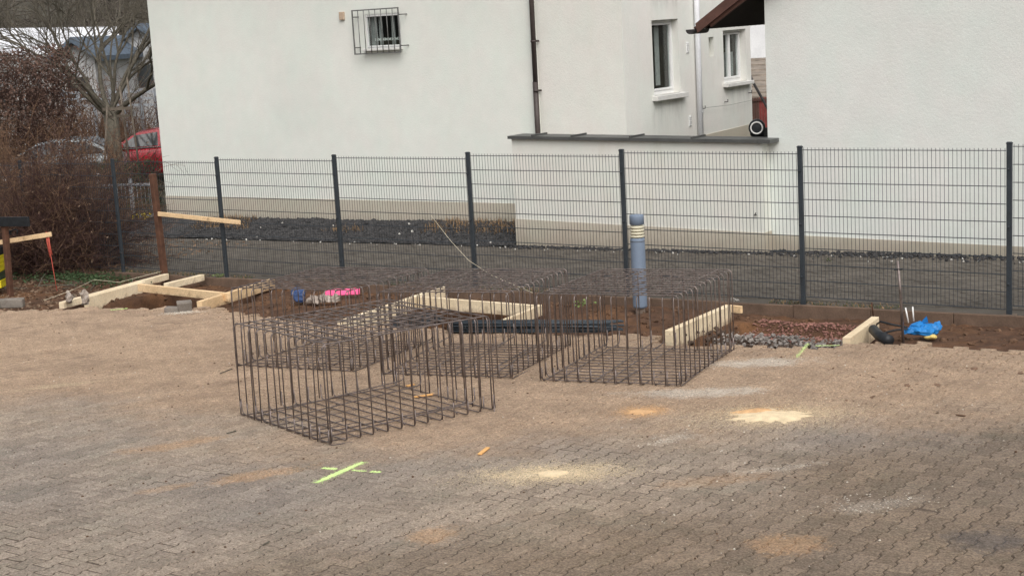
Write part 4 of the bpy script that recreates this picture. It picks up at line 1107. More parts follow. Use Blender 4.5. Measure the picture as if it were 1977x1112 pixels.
# --- narrower house behind the garden wall
XB0, XB1, YB0, YB1 = 2.87, 4.61, 5.02, 9.74
B_ = thing('white_house', (4.0, YB0, gzf(4, 5)), 'warm white house corner with two side windows and white downpipe behind the garden wall', 'house')
mb = MB(); mb.quad((XB0, YB0, -.3), (XB1, YB0, -.3), (XB1, YB0, 6), (XB0, YB0, 6)); mb.build('wall', M['wallB'], B_)
w1 = (6.0, 6.93, 2.40, 3.69); w2 = (8.62, 9.55, 2.44, 3.42); ni = (8.05, 8.25, 2.97, 3.32)
mb = MB(); holed(mb, (XB1, 0, 0), (0, 1, 0), (1, 0, 0), (YB0, YB1, -.3, 6), [w1, w2, ni], .2)
mb.quad((XB1 - .19, 8.0, 2.9), (XB1 - .19, 8.3, 2.9), (XB1 - .19, 8.3, 3.4), (XB1 - .19, 8.0, 3.4))
mb.quad((XB1, YB1, -.3), (XB0, YB1, -.3), (XB0, YB1, 6), (XB1, YB1, 6)); mb.build('side_wall', M['wallBs'], B_)
mb = MB(); gable_roof(mb, XB0, XB1 + .4, YB0 - .4, YB1 + .4, 5.95, 8.0); mb.build('roof', M['tile'], B_)
mb = MB(); mb.prism([(XB1, YB0, -.3), (XB1, YB1 + .01, -.3), (XB1, YB1 + .01, 1.6), (XB1, YB0, 1.5)], (.015, 0, 0)); mb.build('plinth', M['plinth'], B_)
window(B_, (XB1, 0, 0), (0, 1, 0), (1, 0, 0), w1, .19, 1, [(6.5, 6.66, 2.55, 3.6, 'curtain')], .05, (.09, .02, .18))
window(B_, (XB1, 0, 0), (0, 1, 0), (1, 0, 0), w2, .19, 2, [(8.7, 9.05, 2.55, 2.95, 'curtain'), (9.1, 9.46, 2.55, 3.0, 'curtain')], .05, (.07, .02, .16))
wp = thing_part('downpipe', B_, (XB1 + .07, 7.52, 2))
mb = MB(); mb.tube([(XB1 + .07, 7.5, .6), (XB1 + .07, 7.52, 6)], .05, 14); mb.build('pipe', M['whitepipe'], wp)
for z in (2.0, 3.6):
    mb = MB(); mb.lathe([(.056, -.012), (.056, .012)], (XB1 + .07, 7.52, z), 14); mb.build('pipe_clip', M['whitepipe'], wp)
for z in (1.86, 3.17):
    v = thing_part('wall_vent', B_, (XB1, 7.23, z)); mb = MB(); mb.box((XB1 + .006, 7.23, z), (.012, .09, .2), None, .003); mb.build('vent_plate', M['white'], v)
    for k in range(5): mb = MB(); mb.box((XB1 + .017, 7.23, z - .075 + k * .037), (.012, .07, .018), Matrix.Rotation(.5, 3, 'Y')); mb.build('slat', M['white'], v)
for (y, z) in ((7.7, 2.05), (8.6, 2.1), (9.6, 2.2)):
    mb = MB(); mb.tube([(XB1, y, z), (XB1 + .07, y, z), (XB1 + .07, y, z + .05)], .009, 5); mb.build('wall_hook', M['darkmetal'], B_)
mb = MB(); mb.tube([(XB1 + .06, 7.7, 2.06), (XB1 + .06, 8.7, 2.035), (XB1 + .06, 9.7, 2.06)], .003, 4); mb.build('wall_cable', M['darkmetal'], B_)

# --- garden wall with metal coping
YL, XL0, XL1 = 3.7, 3.165, 7.755
L_ = thing('garden_wall', (5.3, YL, gzf(5.3, 3.7)), 'low white garden wall with grey metal coping joining the house to the barn', 'wall')
mb = MB(); mb.prism([(XL0, YL, -.3), (XL1, YL, -.3), (XL1, YL, 1.81), (XL0, YL, 1.878)], (0, .32, 0)); mb.build('wall', M['wallL'], L_)
pl = [(3.205, 3.7, 0.53), (7.748, 3.7, 0.451)]
mb = MB(); mb.prism([(XL0 - .01, YL - .012, -.3), (XL1 + .01, YL - .012, -.3), (XL1 + .01, YL - .012, pl[1][2]), (XL0 - .01, YL - .012, pl[0][2])], (0, .34, 0)); mb.build('plinth', M['plinth'], L_)
cps = [3.13, 3.62, 4.4, 5.5, 6.6, 7.73]
cz_ = lambda x: 1.885 + (1.815 - 1.885) * (x - 2.97) / 4.75
for k in range(5):
    x0, x1 = cps[k] + .002, cps[k + 1] - .002
    mb = MB()
    mb.prism([(x0, YL - .07, cz_(x0)), (x1, YL - .07, cz_(x1)), (x1, YL - .07, cz_(x1) + .05), (x0, YL - .07, cz_(x0) + .05)], (0, .46, 0))
    c = mb.build('coping_sheet', M['zinc'], L_)
    if k:
        mb = MB(); mb.box((x0, YL + .16, cz_(x0) + .064), (.03, .45, .028), None, .003); mb.build('standing_seam', M['zinc'], c)
mb = MB(); mb.prism([(7.735, YL - .075, 1.81), (7.93, YL - .075, 1.807), (7.93, YL - .075, 1.865), (7.735, YL - .075, 1.868)], (0, .31, 0)); mb.build('coping_end', M['zinc'], L_)
mb = MB(); hk = Vector((7.635, 3.7, 0.724)); mb.tube([hk, hk + Vector((0, -.06, 0)), hk + Vector((.03, -.07, .04))], .009, 5); mb.build('wall_hook', M['darkmetal'], L_)

# --- barn on the right
XC0, XC1, YC = 7.74, 17.5, 3.95
C_ = thing('white_barn', (12, YC, gzf(12, 4)), 'white rendered barn filling the right side with a brown tiled roof corner overhanging left', 'barn')
zs = lambda x: 3.99 + .64 * (x - XC0) if x < 12 else 3.99 + .64 * (24 - x - XC0)
mb = MB(); pts = [(XC0, -.3), (XC1, -.3), (XC1, zs(XC1)), (12, zs(12)), (XC0, zs(XC0))]
mb.prism([(x, YC, z) for x, z in pts], (0, 8, 0)); mb.build('wall', M['wallC'], C_)
pc = [(7.815, 3.95, 0.4), (11.236, 3.95, 0.361)]
sl = (pc[1][2] - pc[0][2]) / (pc[1][0] - pc[0][0])
mb = MB(); mb.prism([(XC0 - .01, YC - .012, -.3), (XC1, YC - .012, -.3), (XC1, YC - .012, pc[0][2] + sl * (XC1 - pc[0][0])), (XC0 - .01, YC - .012, pc[0][2])], (0, .3, 0)); mb.build('plinth', M['plinth'], C_)
# roof of wavy tiles: one sheet per slope
XE, ZE = 6.74, 3.50
def tiled(x0, z0, x1, z1, y0, y1, name):
    ny = int((y1 - y0) / .02); ns = 10; V = []; F = []
    d = Vector((x1 - x0, 0, z1 - z0)); nrm = Vector((-(z1 - z0), 0, x1 - x0)).normalized()
    if nrm.z < 0: nrm = -nrm
    for lay in (0, 1):
        for i in range(ns + 1):
            for j in range(ny + 1):
                y = y0 + (y1 - y0) * j / ny; w = .009 * math.sin(2 * math.pi * y / .15)
                p = Vector((x0, y, z0)) + d * (i / ns) + nrm * (w + (.03 if lay else 0.0)); V.append(p)
    n = (ns + 1) * (ny + 1); I = lambda l, i, j: l * n + i * (ny + 1) + j
    for i in range(ns):
        for j in range(ny):
            F.append((I(0, i, j), I(0, i, j + 1), I(0, i + 1, j + 1), I(0, i + 1, j))); F.append((I(1, i, j), I(1, i + 1, j), I(1, i + 1, j + 1), I(1, i, j + 1)))
    for j in range(ny): F.append((I(0, 0, j), I(1, 0, j), I(1, 0, j + 1), I(0, 0, j + 1)))
    for i in range(ns): F.append((I(0, i, 0), I(0, i + 1, 0), I(1, i + 1, 0), I(1, i, 0)))
    mb = MB(); mb.add(V, F); mb.build(name, M['tile'], C_)
zr = ZE + .64 * (12 - XE)
tiled(XE, ZE + .03, 12, zr + .03, 3.62, 11.9, 'roof_tiles'); tiled(24 - XE, ZE + .03, 12, zr + .03, 3.62, 11.9, 'roof_tiles')
mb = MB(); mb.prism([(XE + .05, 3.60, ZE - .02), (XE + .02, 3.60, ZE + .12), (12, 3.60, zr + .13), (12, 3.60, zr - .04)], (0, .035, 0)); mb.build('verge_board', M['brownwood'], C_)
mb = MB(); mb.prism([(XE + .25, 3.66, ZE + .06), (XE + .18, 3.66, ZE + .13), (12, 3.66, zr + .0), (12, 3.66, zr - .16)], (0, .06, 0)); mb.build('rafter', M['brownwood'], C_)
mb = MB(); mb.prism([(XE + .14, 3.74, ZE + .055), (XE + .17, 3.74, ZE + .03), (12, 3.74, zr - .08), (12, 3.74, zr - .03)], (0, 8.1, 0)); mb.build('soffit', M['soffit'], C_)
mb = MB(); V = []
for s_ in (0, 1):
    for k in range(9):
        a = math.pi + math.pi * k / 8; V.append((XE - .05 + .07 * math.cos(a), 3.55 + s_ * .5, ZE + .035 + .07 * math.sin(a)))
mb.add(V, [(k, k + 1, k + 10, k + 9) for k in range(8)] + [tuple(range(9))]); mb.build('gutter_end', M['darkmetal'], C_)

# fan unit behind the coping
fc = Vector((7.43, 4.25, 2))
fu = thing('fan_unit', (fc.x, fc.y, 1.2), 'black round fan housing with a pale ring standing behind the garden wall coping', 'fan unit')
Mx = Matrix.Rotation(R(-90) , 3, 'X'); Mz = Matrix.Rotation(R(24), 3, 'Z') @ Matrix.Rotation(R(90), 3, 'X')
mb = MB(); mb.box(fc + Vector((-.01, .1, -.42)), (.2, .2, .8), None, .02); mb.build('housing', M['black'], fu)
mb = MB(); mb.lathe([(.10, -.08), (.125, -.06), (.125, .08), (.10, .1)], fc + Vector((0, -.03, 0)), 28, Mz); mb.build('drum', M['black'], fu)
mb = MB(); mb.lathe([(.078, .095), (.078, .125), (.098, .125), (.098, .095)], fc + Vector((0, -.03, 0)), 28, Mz)
mb.f = [f for f in mb.f if len(f) == 4]; mb.sm = mb.sm[:len(mb.f)]; mb.build('ring', M['louver'] if False else M['sill'], fu)
mb = MB(); mb.box(fc + Vector((-.1, .06, -.1)), (.1, .12, .1), None, .03); mb.build('motor', M['black'], fu)

# glimpse between house and barn
sh = thing('brick_shed', (0.779, 17.828, 0.779), 'low shed with a grey brown tiled roof in the gap between house and barn', 'shed')
c4 = [Vector(p) for p in ((-1.387, 20.389, 2.462), (0.162, 21.504, 2.439), (2.367, 16.673, 1.704), (1.007, 15.696, 1.737))]
mb = MB(); mb.prism(c4, (0, 0, -.1)); ro = mb.build('roof', M['oldroof'], sh)
for k in range(7):
    f = (k + .5) / 7; a = c4[0].lerp(c4[3], f); b = c4[1].lerp(c4[2], f); mb = MB(); mb.bar(a + Vector((0, 0, .015)), b + Vector((0, 0, .015)), .05, .03); mb.build('tile_course', M['oldroof'], ro)
wa, wb = Vector((0.728, 16.233, 1.678)), Vector((2.112, 17.224, 1.632)); dn = (c4[0] - c4[3]); dn.z = 0
mb = MB(); mb.prism([wa, wb, Vector((wb.x, wb.y, -.2)), Vector((wa.x, wa.y, -.2))], dn * .9); mb.build('wall', M['oldroof'], sh)
bf = thing('board_fence', (2.57, 14.193, 1.156), 'dark board fence with a red panel seen in the gap before the shed', 'fence')
a, b = Vector((2.277, 14.123, 1.806)), Vector((2.847, 14.534, 1.802)); gz0_ = .05
for k in range(12):
    p = a.lerp(b, (k + .5) / 12); mb = MB(); mb.box((p.x, p.y, (p.z + gz0_) / 2), (.05, .02, p.z - gz0_), Matrix.Rotation(R(33), 3, 'Z')); mb.build('board', M['redwood'] if 4 < k < 9 else M['brownwood'], bf)
mb = MB(); mb.bar(a + Vector((.02, -.02, -.05)), b + Vector((.02, -.02, -.05)), .03, .05); mb.build('rail', M['brownwood'], bf)
mb = MB(); mb.tube([(3.194, 12.435, 2.518), (3.289, 12.448, 2.263), (3.571, 12.53, 1.704), (3.761, 12.589, 1.346)], .03, 6); tag(mb.build('handrail', M['darkmetal'], None, (3.289, 12.448, 2.263)), 'dark sloping handrail in the gap left of the barn', 'handrail')
fh = thing('far_house', (-9.15, 38.058, 0.038), 'pale far house wall showing above the shed roof in the gap', 'house')
c = Vector((-9.242, 38.346, 1.663)); mb = MB(); mb.box((c.x, c.y + 2, 2.5), (9, 4, 7), Matrix.Rotation(R(30), 3, 'Z')); mb.build('wall', M['farwhite'], fh)
mb = MB(); mb.prism([(c.x - 5, c.y + 4.6, 6), (c.x - 5, c.y - .6, 6), (c.x - 5, c.y + 2, 8)], (10, 0, 0)); mb.build('roof', M['slate'], fh)

# ================================================================== plants
def twig(mb, p, d, L, r0, r1, seg=4, droop=0.0, wob=.25, n=3):
    pts = [Vector(p)]; d = Vector(d).normalized(); rs = [r0]
    for k in range(seg):
        d = (d + Vector((random.gauss(0, wob), random.gauss(0, wob), random.gauss(0, wob) - droop)) * .5).normalized()
        pts.append(pts[-1] + d * L / seg); rs.append(r0 + (r1 - r0) * (k + 1) / seg)
    mb.tube(pts, rs, n, cap=False, sm=True); return pts, d
def branch(mb, p, d, L, r, lev, spread=.6, kids=(3, 5), shrink=.62, up=.12, tips=None):
    pts, dd = twig(mb, p, d, L, r, r * .55, 5 if lev > 1 else 3, -up * .4, .22, 6 if lev > 3 else (4 if lev > 1 else 3))
    if lev <= 0:
        if tips is not None: tips.append(pts[-1])
        return
    nk = random.randint(*kids)
    for k in range(nk):
        f = random.uniform(.35, 1.0) if k else 1.0
        i = min(len(pts) - 2, int(f * (len(pts) - 1))); q = pts[i].lerp(pts[i + 1], f * (len(pts) - 1) - i) if f < 1 else pts[-1]
        base = (pts[i + 1] - pts[i]).normalized()
        ax = Vector((random.gauss(0, 1), random.gauss(0, 1), random.gauss(0, .7))); ax = (ax - base * ax.dot(base)).normalized()
        nd = (base + ax * spread * random.uniform(.5, 1.3) + Vector((0, 0, up))).normalized()
        branch(mb, q, nd, L * shrink * random.uniform(.75, 1.2), r * .55 * (1 if k else 1.1), lev - 1, spread, kids, shrink, up, tips)
def leaf(mb, p, s, up=.3):
    a = Vector((random.gauss(0, 1), random.gauss(0, 1), random.gauss(0, up))).normalized(); b = a.cross(Vector((random.gauss(0, 1), random.gauss(0, 1), random.gauss(0, 1)))).normalized(); c = a.cross(b)
    p = Vector(p); mb.add([p, p + a * s * .5 + b * s * .3 + c * s * .1, p + a * s, p + a * s * .5 - b * s * .3 + c * s * .12], [(0, 1, 2), (0, 2, 3)])

# big bare bush before the fence at the left
def bare_bush(base, rx, height, stems, label, m1, m2, lean=(0, 0), leaves=0, tall=.3):
    bx_, by_, bz_ = base
    root = thing('bare_bush', base, label, 'bush')
    s1, s2, lf = MB(), MB(), MB()
    for k in range(stems):
        az = random.uniform(0, 6.283); tl = random.random() ** .7 * 1.15
        d = Vector((math.cos(az) * math.sin(tl) * 1.0 + lean[0], math.sin(az) * math.sin(tl) * .6 + lean[1], math.cos(tl)))
        L = height * random.uniform(.6, 1.0) * (1 if tl < .5 else .8)
        p = Vector((bx_ + random.gauss(0, .16), by_ + random.gauss(0, .12), bz_ - .03))
        pts, dd = twig(s1, p, d, L, random.uniform(.009, .02), .004, 6, .10 + .2 * tl, .16, 4)
        for j in range(13):
            f = random.uniform(.22, 1.0) * (len(pts) - 1); i = min(int(f), len(pts) - 2); q = pts[i].lerp(pts[i + 1], f - i)
            b_ = (pts[i + 1] - pts[i]).normalized()
            nd = (b_ * .6 + Vector((random.gauss(0, .6), random.gauss(0, .6), random.gauss(.12, .55))))
            L2 = random.uniform(.25, .75)
            t2, d2 = twig(s1 if random.random() < .75 else s2, q, nd, L2, .0045, .002, 4, .05, .3)
            for e in range(4):
                i2 = random.randint(1, len(t2) - 1)
                twig(s2 if random.random() < .3 else s1, t2[i2], Vector((random.gauss(0, .7), random.gauss(0, .7), random.gauss(.1, .6))), random.uniform(.12, .34), .003, .0016, 2, 0, .3)
            if random.random() < leaves: leaf(lf, t2[-1], random.uniform(.04, .09))
    s1.build('stems', M[m1], root); s2.build('twigs', M[m2], root)
    if lf.v: o = lf.build('dead_leaves', M['dryleaf'], root); o['kind'] = 'stuff'
    return root
g0 = (-4.356, -0.17, -0.076)
bare_bush((g0[0], g0[1], gzf(g0[0], g0[1])), 1.5, 2.5, 150, 'large dense dark brown bare bush at the left in front of the fence', 'bushbark', 'bushbark2', (.05, 0), .12)
g1 = (-3.962, 0.498, -0.074)
bare_bush((g1[0], g1[1], gzf(g1[0], g1[1])), 1.0, 2.2, 64, 'smaller bare bush leaning over the leftmost fence panel', 'bushbark', 'bushbark2', (.2, .1), .06)
g2 = (-5.881, -0.722, -0.088)
bare_bush((g2[0], g2[1], gzf(g2[0], g2[1])), 1.2, 2.5, 60, 'bare bush cut off by the left picture edge', 'bushbark', 'bushbark2', (.1, 0), .1)
for (p3, rx, hh, ns, lab) in (((-9.09, 3.518, -0.169), 1.0, 2.7, 48, 'tall bush of thin upright reddish tan twigs behind the fence'), ((-12.028, 4.4, -0.224), 1.0, 3.0, 50, 'thin tan twig bush at the left edge behind the fence'), ((-8.567, 4.35, -0.159), 1.0, 2.7, 60, 'tan twig bush before the trunk of the gnarled tree')):
    bare_bush((p3[0], p3[1], gzf(p3[0], p3[1])), rx, hh, ns, lab, 'bushbark2', 'bushbark2', (0, 0), .0)

# leaf litter and ground ivy under the bushes
mb = MB()
for q in range(2300):
    x, y = random.uniform(-6.5, -.9), random.uniform(-4.0, -.15)
    if y < float(edge(x)): continue
    leaf(mb, (x, y, soil_at(x, y) + .012), random.uniform(.03, .08), .15)
for q in range(900):
    x, y = random.uniform(-7.4, -2.6), random.uniform(.1, 3.4); leaf(mb, (x, y, gzf(x, y) + .012), random.uniform(.03, .08), .15)
tag(tag(mb.build('leaf_litter', M['dryleaf']), kind='stuff'), 'brown leaf litter under the bare bushes at the left', 'leaf litter')
mb = MB()
for q in range(1500):
    x, y = random.gauss(-3.0, .7), random.gauss(-.55, .28)
    if y > -.14: continue
    leaf(mb, (x, y, soil_at(x, y) + random.uniform(.01, .13)), random.uniform(.03, .07), .5)
tag(tag(mb.build('ground_ivy', M['ivy']), kind='stuff'), 'dark green ground ivy at the foot of the bushes by the fence', 'ivy')
mb = MB()
for q in range(16):
    x, y = random.uniform(-4.5, -1.3), random.uniform(-2.6, -.5)
    twig(mb, (x, y, soil_at(x, y) + .03), (random.gauss(0, 1), random.gauss(0, 1), .05), random.uniform(.3, 1.0), .012, .005, 5, 0, .25, 5)
tag(tag(mb.build('fallen_sticks', M['bark']), kind='stuff'), 'fallen sticks lying over the leaf litter at the left', 'sticks')
# moss and dry grass between edging and lane, tufts at the house foot
mb = MB(); mb2 = MB()
def blade(m, x, y, z, h, lean=.5):
    d = Vector((random.gauss(0, lean), random.gauss(0, lean), 1)).normalized(); s = Vector((d.y, -d.x, 0)).normalized() * .005 if abs(d.x) + abs(d.y) > .01 else Vector((.005, 0, 0))
    p = Vector((x, y, z)); t = p + d * h + Vector((d.x, d.y, -.3)) * h * .3; md = p + d * h * .55
    m.add([p - s, p + s, md + s * .7, md - s * .7, t], [(0, 1, 2, 3), (3, 2, 4)])
for q in range(5200):
    x = random.uniform(-6, 17); y = .02 + abs(random.gauss(0, .11))
    if vnoise(x * 1.3, y, 8) < .38: continue
    blade(mb if random.random() < .55 else mb2, x, y, gzf(x, .1) - .012, random.uniform(.015, .06), .9)
for q in range(3600):
    x = random.uniform(-5.4, 3.0); y = random.uniform(4.2, 4.95)
    if vnoise(x * .9 + 3, y * 1.5, 33) < .5 and x > -4.3: continue
    blade(mb2, x, y, float(bed_z(x, y)) - .01, random.uniform(.06, .2), .5)
tag(tag(mb.build('verge_grass', M['grass']), kind='stuff'), 'short moss and grass growing along the concrete edging', 'grass')
tag(tag(mb2.build('dry_grass', M['drygrass']), kind='stuff'), 'dry straw coloured grass in the gravel bed and along the edging', 'dry grass')
def weed(p, n, s, label, mat='weed'):
    mb = MB()
    for q in range(n): leaf(mb, Vector(p) + Vector((random.gauss(0, s), random.gauss(0, s), random.uniform(.0, s * 1.2))), s * random.uniform(.5, 1), .5)
    rt = thing('weed', p, label, 'plant', 'small weeds'); mb.build('leaves', M[mat], rt)['kind'] = 'stuff'
weed((7.332, -0.75, 0.139), 40, .06, 'small pale green weed on the soil left of the bollard lamp')
weed((-0.135, -0.022, -0.002), 26, .05, 'green weed at the foot of the first full fence post')
weed((9.014, 3.112, 0.168), 20, .05, 'grass tuft on the lane behind the bollard lamp', 'grass')
weed((9.205, -0.13, 0.195), 26, .03, 'pale dried weed on the edging above the right hand pit', 'palestone')

# hedge of dry beech leaves, far left
def leaf_hedge(name, a, b, thick, z0, z1, n, label, mat, size, tw, twm):
    a, b = Vector(a), Vector(b); d = (b - a); nrm = Vector((-d.y, d.x, 0)).normalized()
    root = thing(name, ((a + b) / 2).to_tuple()[:2] + (z0,), label, 'hedge'); mb = MB(); m2 = MB()
    for q in range(n):
        f = random.random(); p = a.lerp(b, f) + nrm * random.gauss(0, thick * .4); top_ = z1 + .5 * float(fbm(f * 6, 1, 3)) * 1.2
        p.z = z0 + (top_ - z0) * (1 - random.random() ** 1.3 * 1.0) if random.random() < .6 else random.uniform(z0, top_)
        if vnoise(f * d.length * 1.5, p.z * 1.6, 5) < .16: continue
        leaf(mb, p, random.uniform(*size), .8)
    for q in range(tw):
        f = random.random(); p = a.lerp(b, f) + nrm * random.gauss(0, thick * .35); p.z = z0 + random.uniform(0, .85) * (z1 - z0)
        twig(m2, p, (random.gauss(0, .5), random.gauss(0, .5), random.uniform(.2, 1)), random.uniform(.4, 1.2), .008, .003, 4, 0, .3)
    o = mb.build('leaves', M[mat], root); o['kind'] = 'stuff'; m2.build('twigs', M[twm], root)['kind'] = 'stuff'; return root
def flat(p): return (p[0], p[1], 0)
leaf_hedge('beech_hedge', flat((-16.81, 4.551, 3.973)), flat((-11.954, 6.75, 3.699)), 1.1, -.4, 3.75, 38000, 'tall brown beech hedge still holding its dead leaves, far left', 'hedgeleaf', (.04, .09), 2500, 'bushbark')
leaf_hedge('low_hedge', flat((-13.692, 7.472, -0.254)), flat((-10.687, 8.116, -0.199)), .5, -.25, .86, 5000, 'low green brown hedge below the red car', 'ivy', (.04, .08), 500, 'bushbark')

# trees
def bare_tree(base, h, r, seed, label, lean=(0, 0, 1), lev=5, stems=5, kids=(3, 4), name='bare_tree', spread=.62, first=.32):
    random.seed(seed); root = thing(name, base, label, 'tree'); mb = MB(); tr = MB(); b = Vector(base)
    t = b + Vector(lean) * h * first
    tr.tube([b - Vector((0, 0, .3)), b + Vector((0, 0, .15)), b.lerp(t, .5), t], [r * 1.5, r * 1.15, r, r * .95], 10)
    tr.build('trunk', M['bark'], root)
    for k in range(stems):
        az = 6.283 * k / stems + random.uniform(-.4, .4); tl = random.uniform(.25, .95)
        d = Vector((math.cos(az) * math.sin(tl), math.sin(az) * math.sin(tl), math.cos(tl)))
        branch(mb, t - Vector((0, 0, random.uniform(0, .25))), d, h * .3 * random.uniform(.8, 1.15), r * random.uniform(.24, .4), lev, spread, kids, .66, .08)
    mb.build('crown', M['bark'], root); return root
tb_ = Vector((-15.649, 10.956, 0.759)); bare_tree((tb_.x, tb_.y, -.35), 8.6, .21, 5, 'gnarled bare tree with many fanning limbs behind the bushes', stems=11, lev=6, kids=(3, 4), first=.27)
random.seed(23)
ys_ = Vector((-12.442, 8.42, 1.484)); bare_tree((ys_.x, ys_.y, -.3), 4.8, .045, 8, 'slender young tree tied between three stakes in front of the gnarled tree', lev=3, stems=4, name='young_tree', first=.5, spread=.4)
random.seed(29)
sk = thing('tree_support', (ys_.x, ys_.y, -.3), 'three leaning timber stakes with a crossbar propping the young tree', 'tree support')
for (p, q) in (((-12.324, 8.828, 2.963), (-12.068, 8.679, 1.433)), ((-12.779, 8.949, 2.73), (-12.581, 8.824, 1.499)), ((-12.368, 8.15, 2.299), (-12.353, 7.981, 1.474))):
    e = Vector(q) + (Vector(q) - Vector(p)).normalized() * 1.2
    mb = MB(); mb.tube([p, e], .026, 7); mb.build('stake', M['stake'], sk)
for (p, q) in (((-12.619, 8.199, 2.208), (-12.006, 8.642, 2.204)), ((-12.856, 8.485, 2.005), (-12.375, 8.831, 1.998))):
    mb = MB(); mb.bar(p, q, .05, .07); mb.build('crossbar', M['stake'], sk)

# ================================================================== cars behind the bushes
def car(loc, rz, paint, label, hgt=1.5):
    root = thing('parked_car', loc, label, 'car'); root.rotation_euler = (0, 0, rz)
    k = hgt / 1.5
    def P(name, mb, mat, par=root): 
        me = mb.mesh(name); me.materials.append(M[mat]); return link(name, me, par)
    # lower body: cross sections along x (front = +x)
    st = [(2.18, .42, .62, .62), (2.1, .3, .74, .78), (1.7, .24, .86, .86), (1.0, .22, .96, .89), (.2, .22, 1.0, .9), (-1.0, .22, 1.02, .9), (-1.7, .24, 1.04, .88), (-2.05, .3, .98, .82), (-2.15, .42, .86, .7)]
    mb = MB(); V = []; F = []; n = 10
    for (x, zb, zt, w) in st:
        pr_ = [(-w * .92, zb), (-w, zb + .12), (-w, (zb + zt) / 2), (-w * .97, zt - .1), (-w * .88, zt), (w * .88, zt), (w * .97, zt - .1), (w, (zb + zt) / 2), (w, zb + .12), (w * .92, zb)]
        V += [(x, y, z * k) for y, z in pr_]
    for i in range(len(st) - 1):
        for j in range(n): F.append((i * n + j, (i + 1) * n + j, (i + 1) * n + (j + 1) % n, i * n + (j + 1) % n))
    F.append(tuple(range(n))); F.append(tuple((len(st) - 1) * n + j for j in range(n - 1, -1, -1)))
    mb.add(V, F, True); P('body', mb, paint)
    cb = [(1.15, .97, .99, .82, .80), (.35, .99, 1.42, .82, .66), (-.3, 1.0, 1.5, .83, .64), (-1.1, 1.0, 1.46, .82, .62), (-1.95, 1.0, 1.05, .78, .7)]
    mb = MB(); V = []; F = []
    for (x, zb, zt, wb, wt) in cb: V += [(x, -wb, zb * k), (x, -wt, zt * k), (x, wt, zt * k), (x, wb, zb * k)]
    for i in range(len(cb) - 1):
        for j in range(3): F.append((i * 4 + j, (i + 1) * 4 + j, (i + 1) * 4 + j + 1, i * 4 + j + 1))
    mb.add(V, F, False); P('cabin', mb, paint)
    for s in (-1, 1):
        for poly in ([(.93, 1.03), (.36, 1.36), (-.28, 1.42), (-.28, 1.04)], [(-.36, 1.04), (-.36, 1.42), (-1.05, 1.39), (-1.6, 1.14), (-1.6, 1.06)]):
            V = []
            for (x, z) in poly:
                f = (z - 1.0) / .47; V.append((x, s * (.838 - .185 * f), z * k))
            mb = MB(); mb.prism(V, (0, s * .008, 0)); P('side_window', mb, 'glass')
        mb = MB(); mb.box((0.05, s * .835, 1.0 * k), (2.1, .02, .03)); P('trim', mb, 'chrome')
        mb = MB(); mb.box((.78, s * .95, 1.08 * k), (.12, .2, .13), None, .03); P('mirror', mb, paint)
        mb = MB(); mb.lathe([(.04, 0), (.09, .02), (.1, .06), (.08, .1)], (2.02, s * .6, .66 * k), 14, Matrix.Rotation(R(70), 3, 'Y')); P('headlight', mb, 'lamp')
        for x in (1.35, -1.35):
            wh = bpy.data.objects.new('wheel', None); COL.objects.link(wh); wh.parent = root; wh.location = (x, s * .82, .32)
            mb = MB(); mb.lathe([(.2, -.1), (.3, -.1), (.32, -.07), (.32, .07), (.3, .1), (.2, .1)], n=24, M=Matrix.Rotation(R(90), 3, 'X')); P('tyre', mb, 'tyre', wh)
            mb = MB(); mb.lathe([(.02, -.105), (.2, -.1), (.2, .1), (.02, .105)], n=20, M=Matrix.Rotation(R(90), 3, 'X')); P('rim', mb, 'chrome', wh)
    mb = MB(); mb.quad((1.1, -.74, 1.03 * k), (1.1, .74, 1.03 * k), (.4, .62, 1.41 * k), (.4, -.62, 1.41 * k)); mb.v = [(p[0] + .01, p[1], p[2] + .012) for p in mb.v]; P('windscreen', mb, 'glass')
    mb = MB(); mb.quad((-1.9, .68, 1.1 * k), (-1.9, -.68, 1.1 * k), (-1.14, -.58, 1.43 * k), (-1.14, .58, 1.43 * k)); mb.v = [(p[0] - .012, p[1], p[2] + .012) for p in mb.v]; P('rear_window', mb, 'glass')
    return root
f0 = Vector((-19.603, 13.006, -0.364)); cr_ = f0 + dr * 2.15
car((cr_.x, cr_.y, gzf(cr_.x, 1)), math.atan2(-dr.y, -dr.x) + .1, 'red', 'red car half hidden behind the corner of the long white house', 1.56)
f0 = Vector((-21.2, 10.693, -0.394)); cr_ = f0 + dr * 2.15
car((cr_.x, cr_.y, gzf(cr_.x, 1)), math.atan2(-dr.y, -dr.x), 'silver', 'silver grey car seen through the bare twigs at the left', 1.5)

# galvanised gate and daffodils behind the leftmost fence panel
a, b = Vector((-9.179, 5.011, -0.171)), Vector((-7.901, 5.458, -0.147)); za = -.05
gt = thing('steel_gate', (a.x, a.y, gzf(a.x, 1)), 'low galvanised steel gate beyond the lane behind the brown timber post', 'gate')
for z in (.08, .78):
    mb = MB(); mb.bar((a.x, a.y, za + z), (b.x, b.y, za + z), .04, .05); mb.build('gate_rail', M['gate'], gt)
for f in (0, .62, 1):
    p = a.lerp(b, f); mb = MB(); mb.box((p.x, p.y, za + .42), (.06, .06, 1.0)); mb.build('gate_post', M['gate'], gt)
for k in range(1, 14):
    p = a.lerp(b, k / 14 + .008); mb = MB(); mb.tube([(p.x, p.y, za + .1), (p.x, p.y, za + .76)], .008, 5); mb.build('gate_bar', M['gate'], gt)
p0 = Vector((-7.528, 4.851, -0.14)); mb = MB(); m2 = MB()
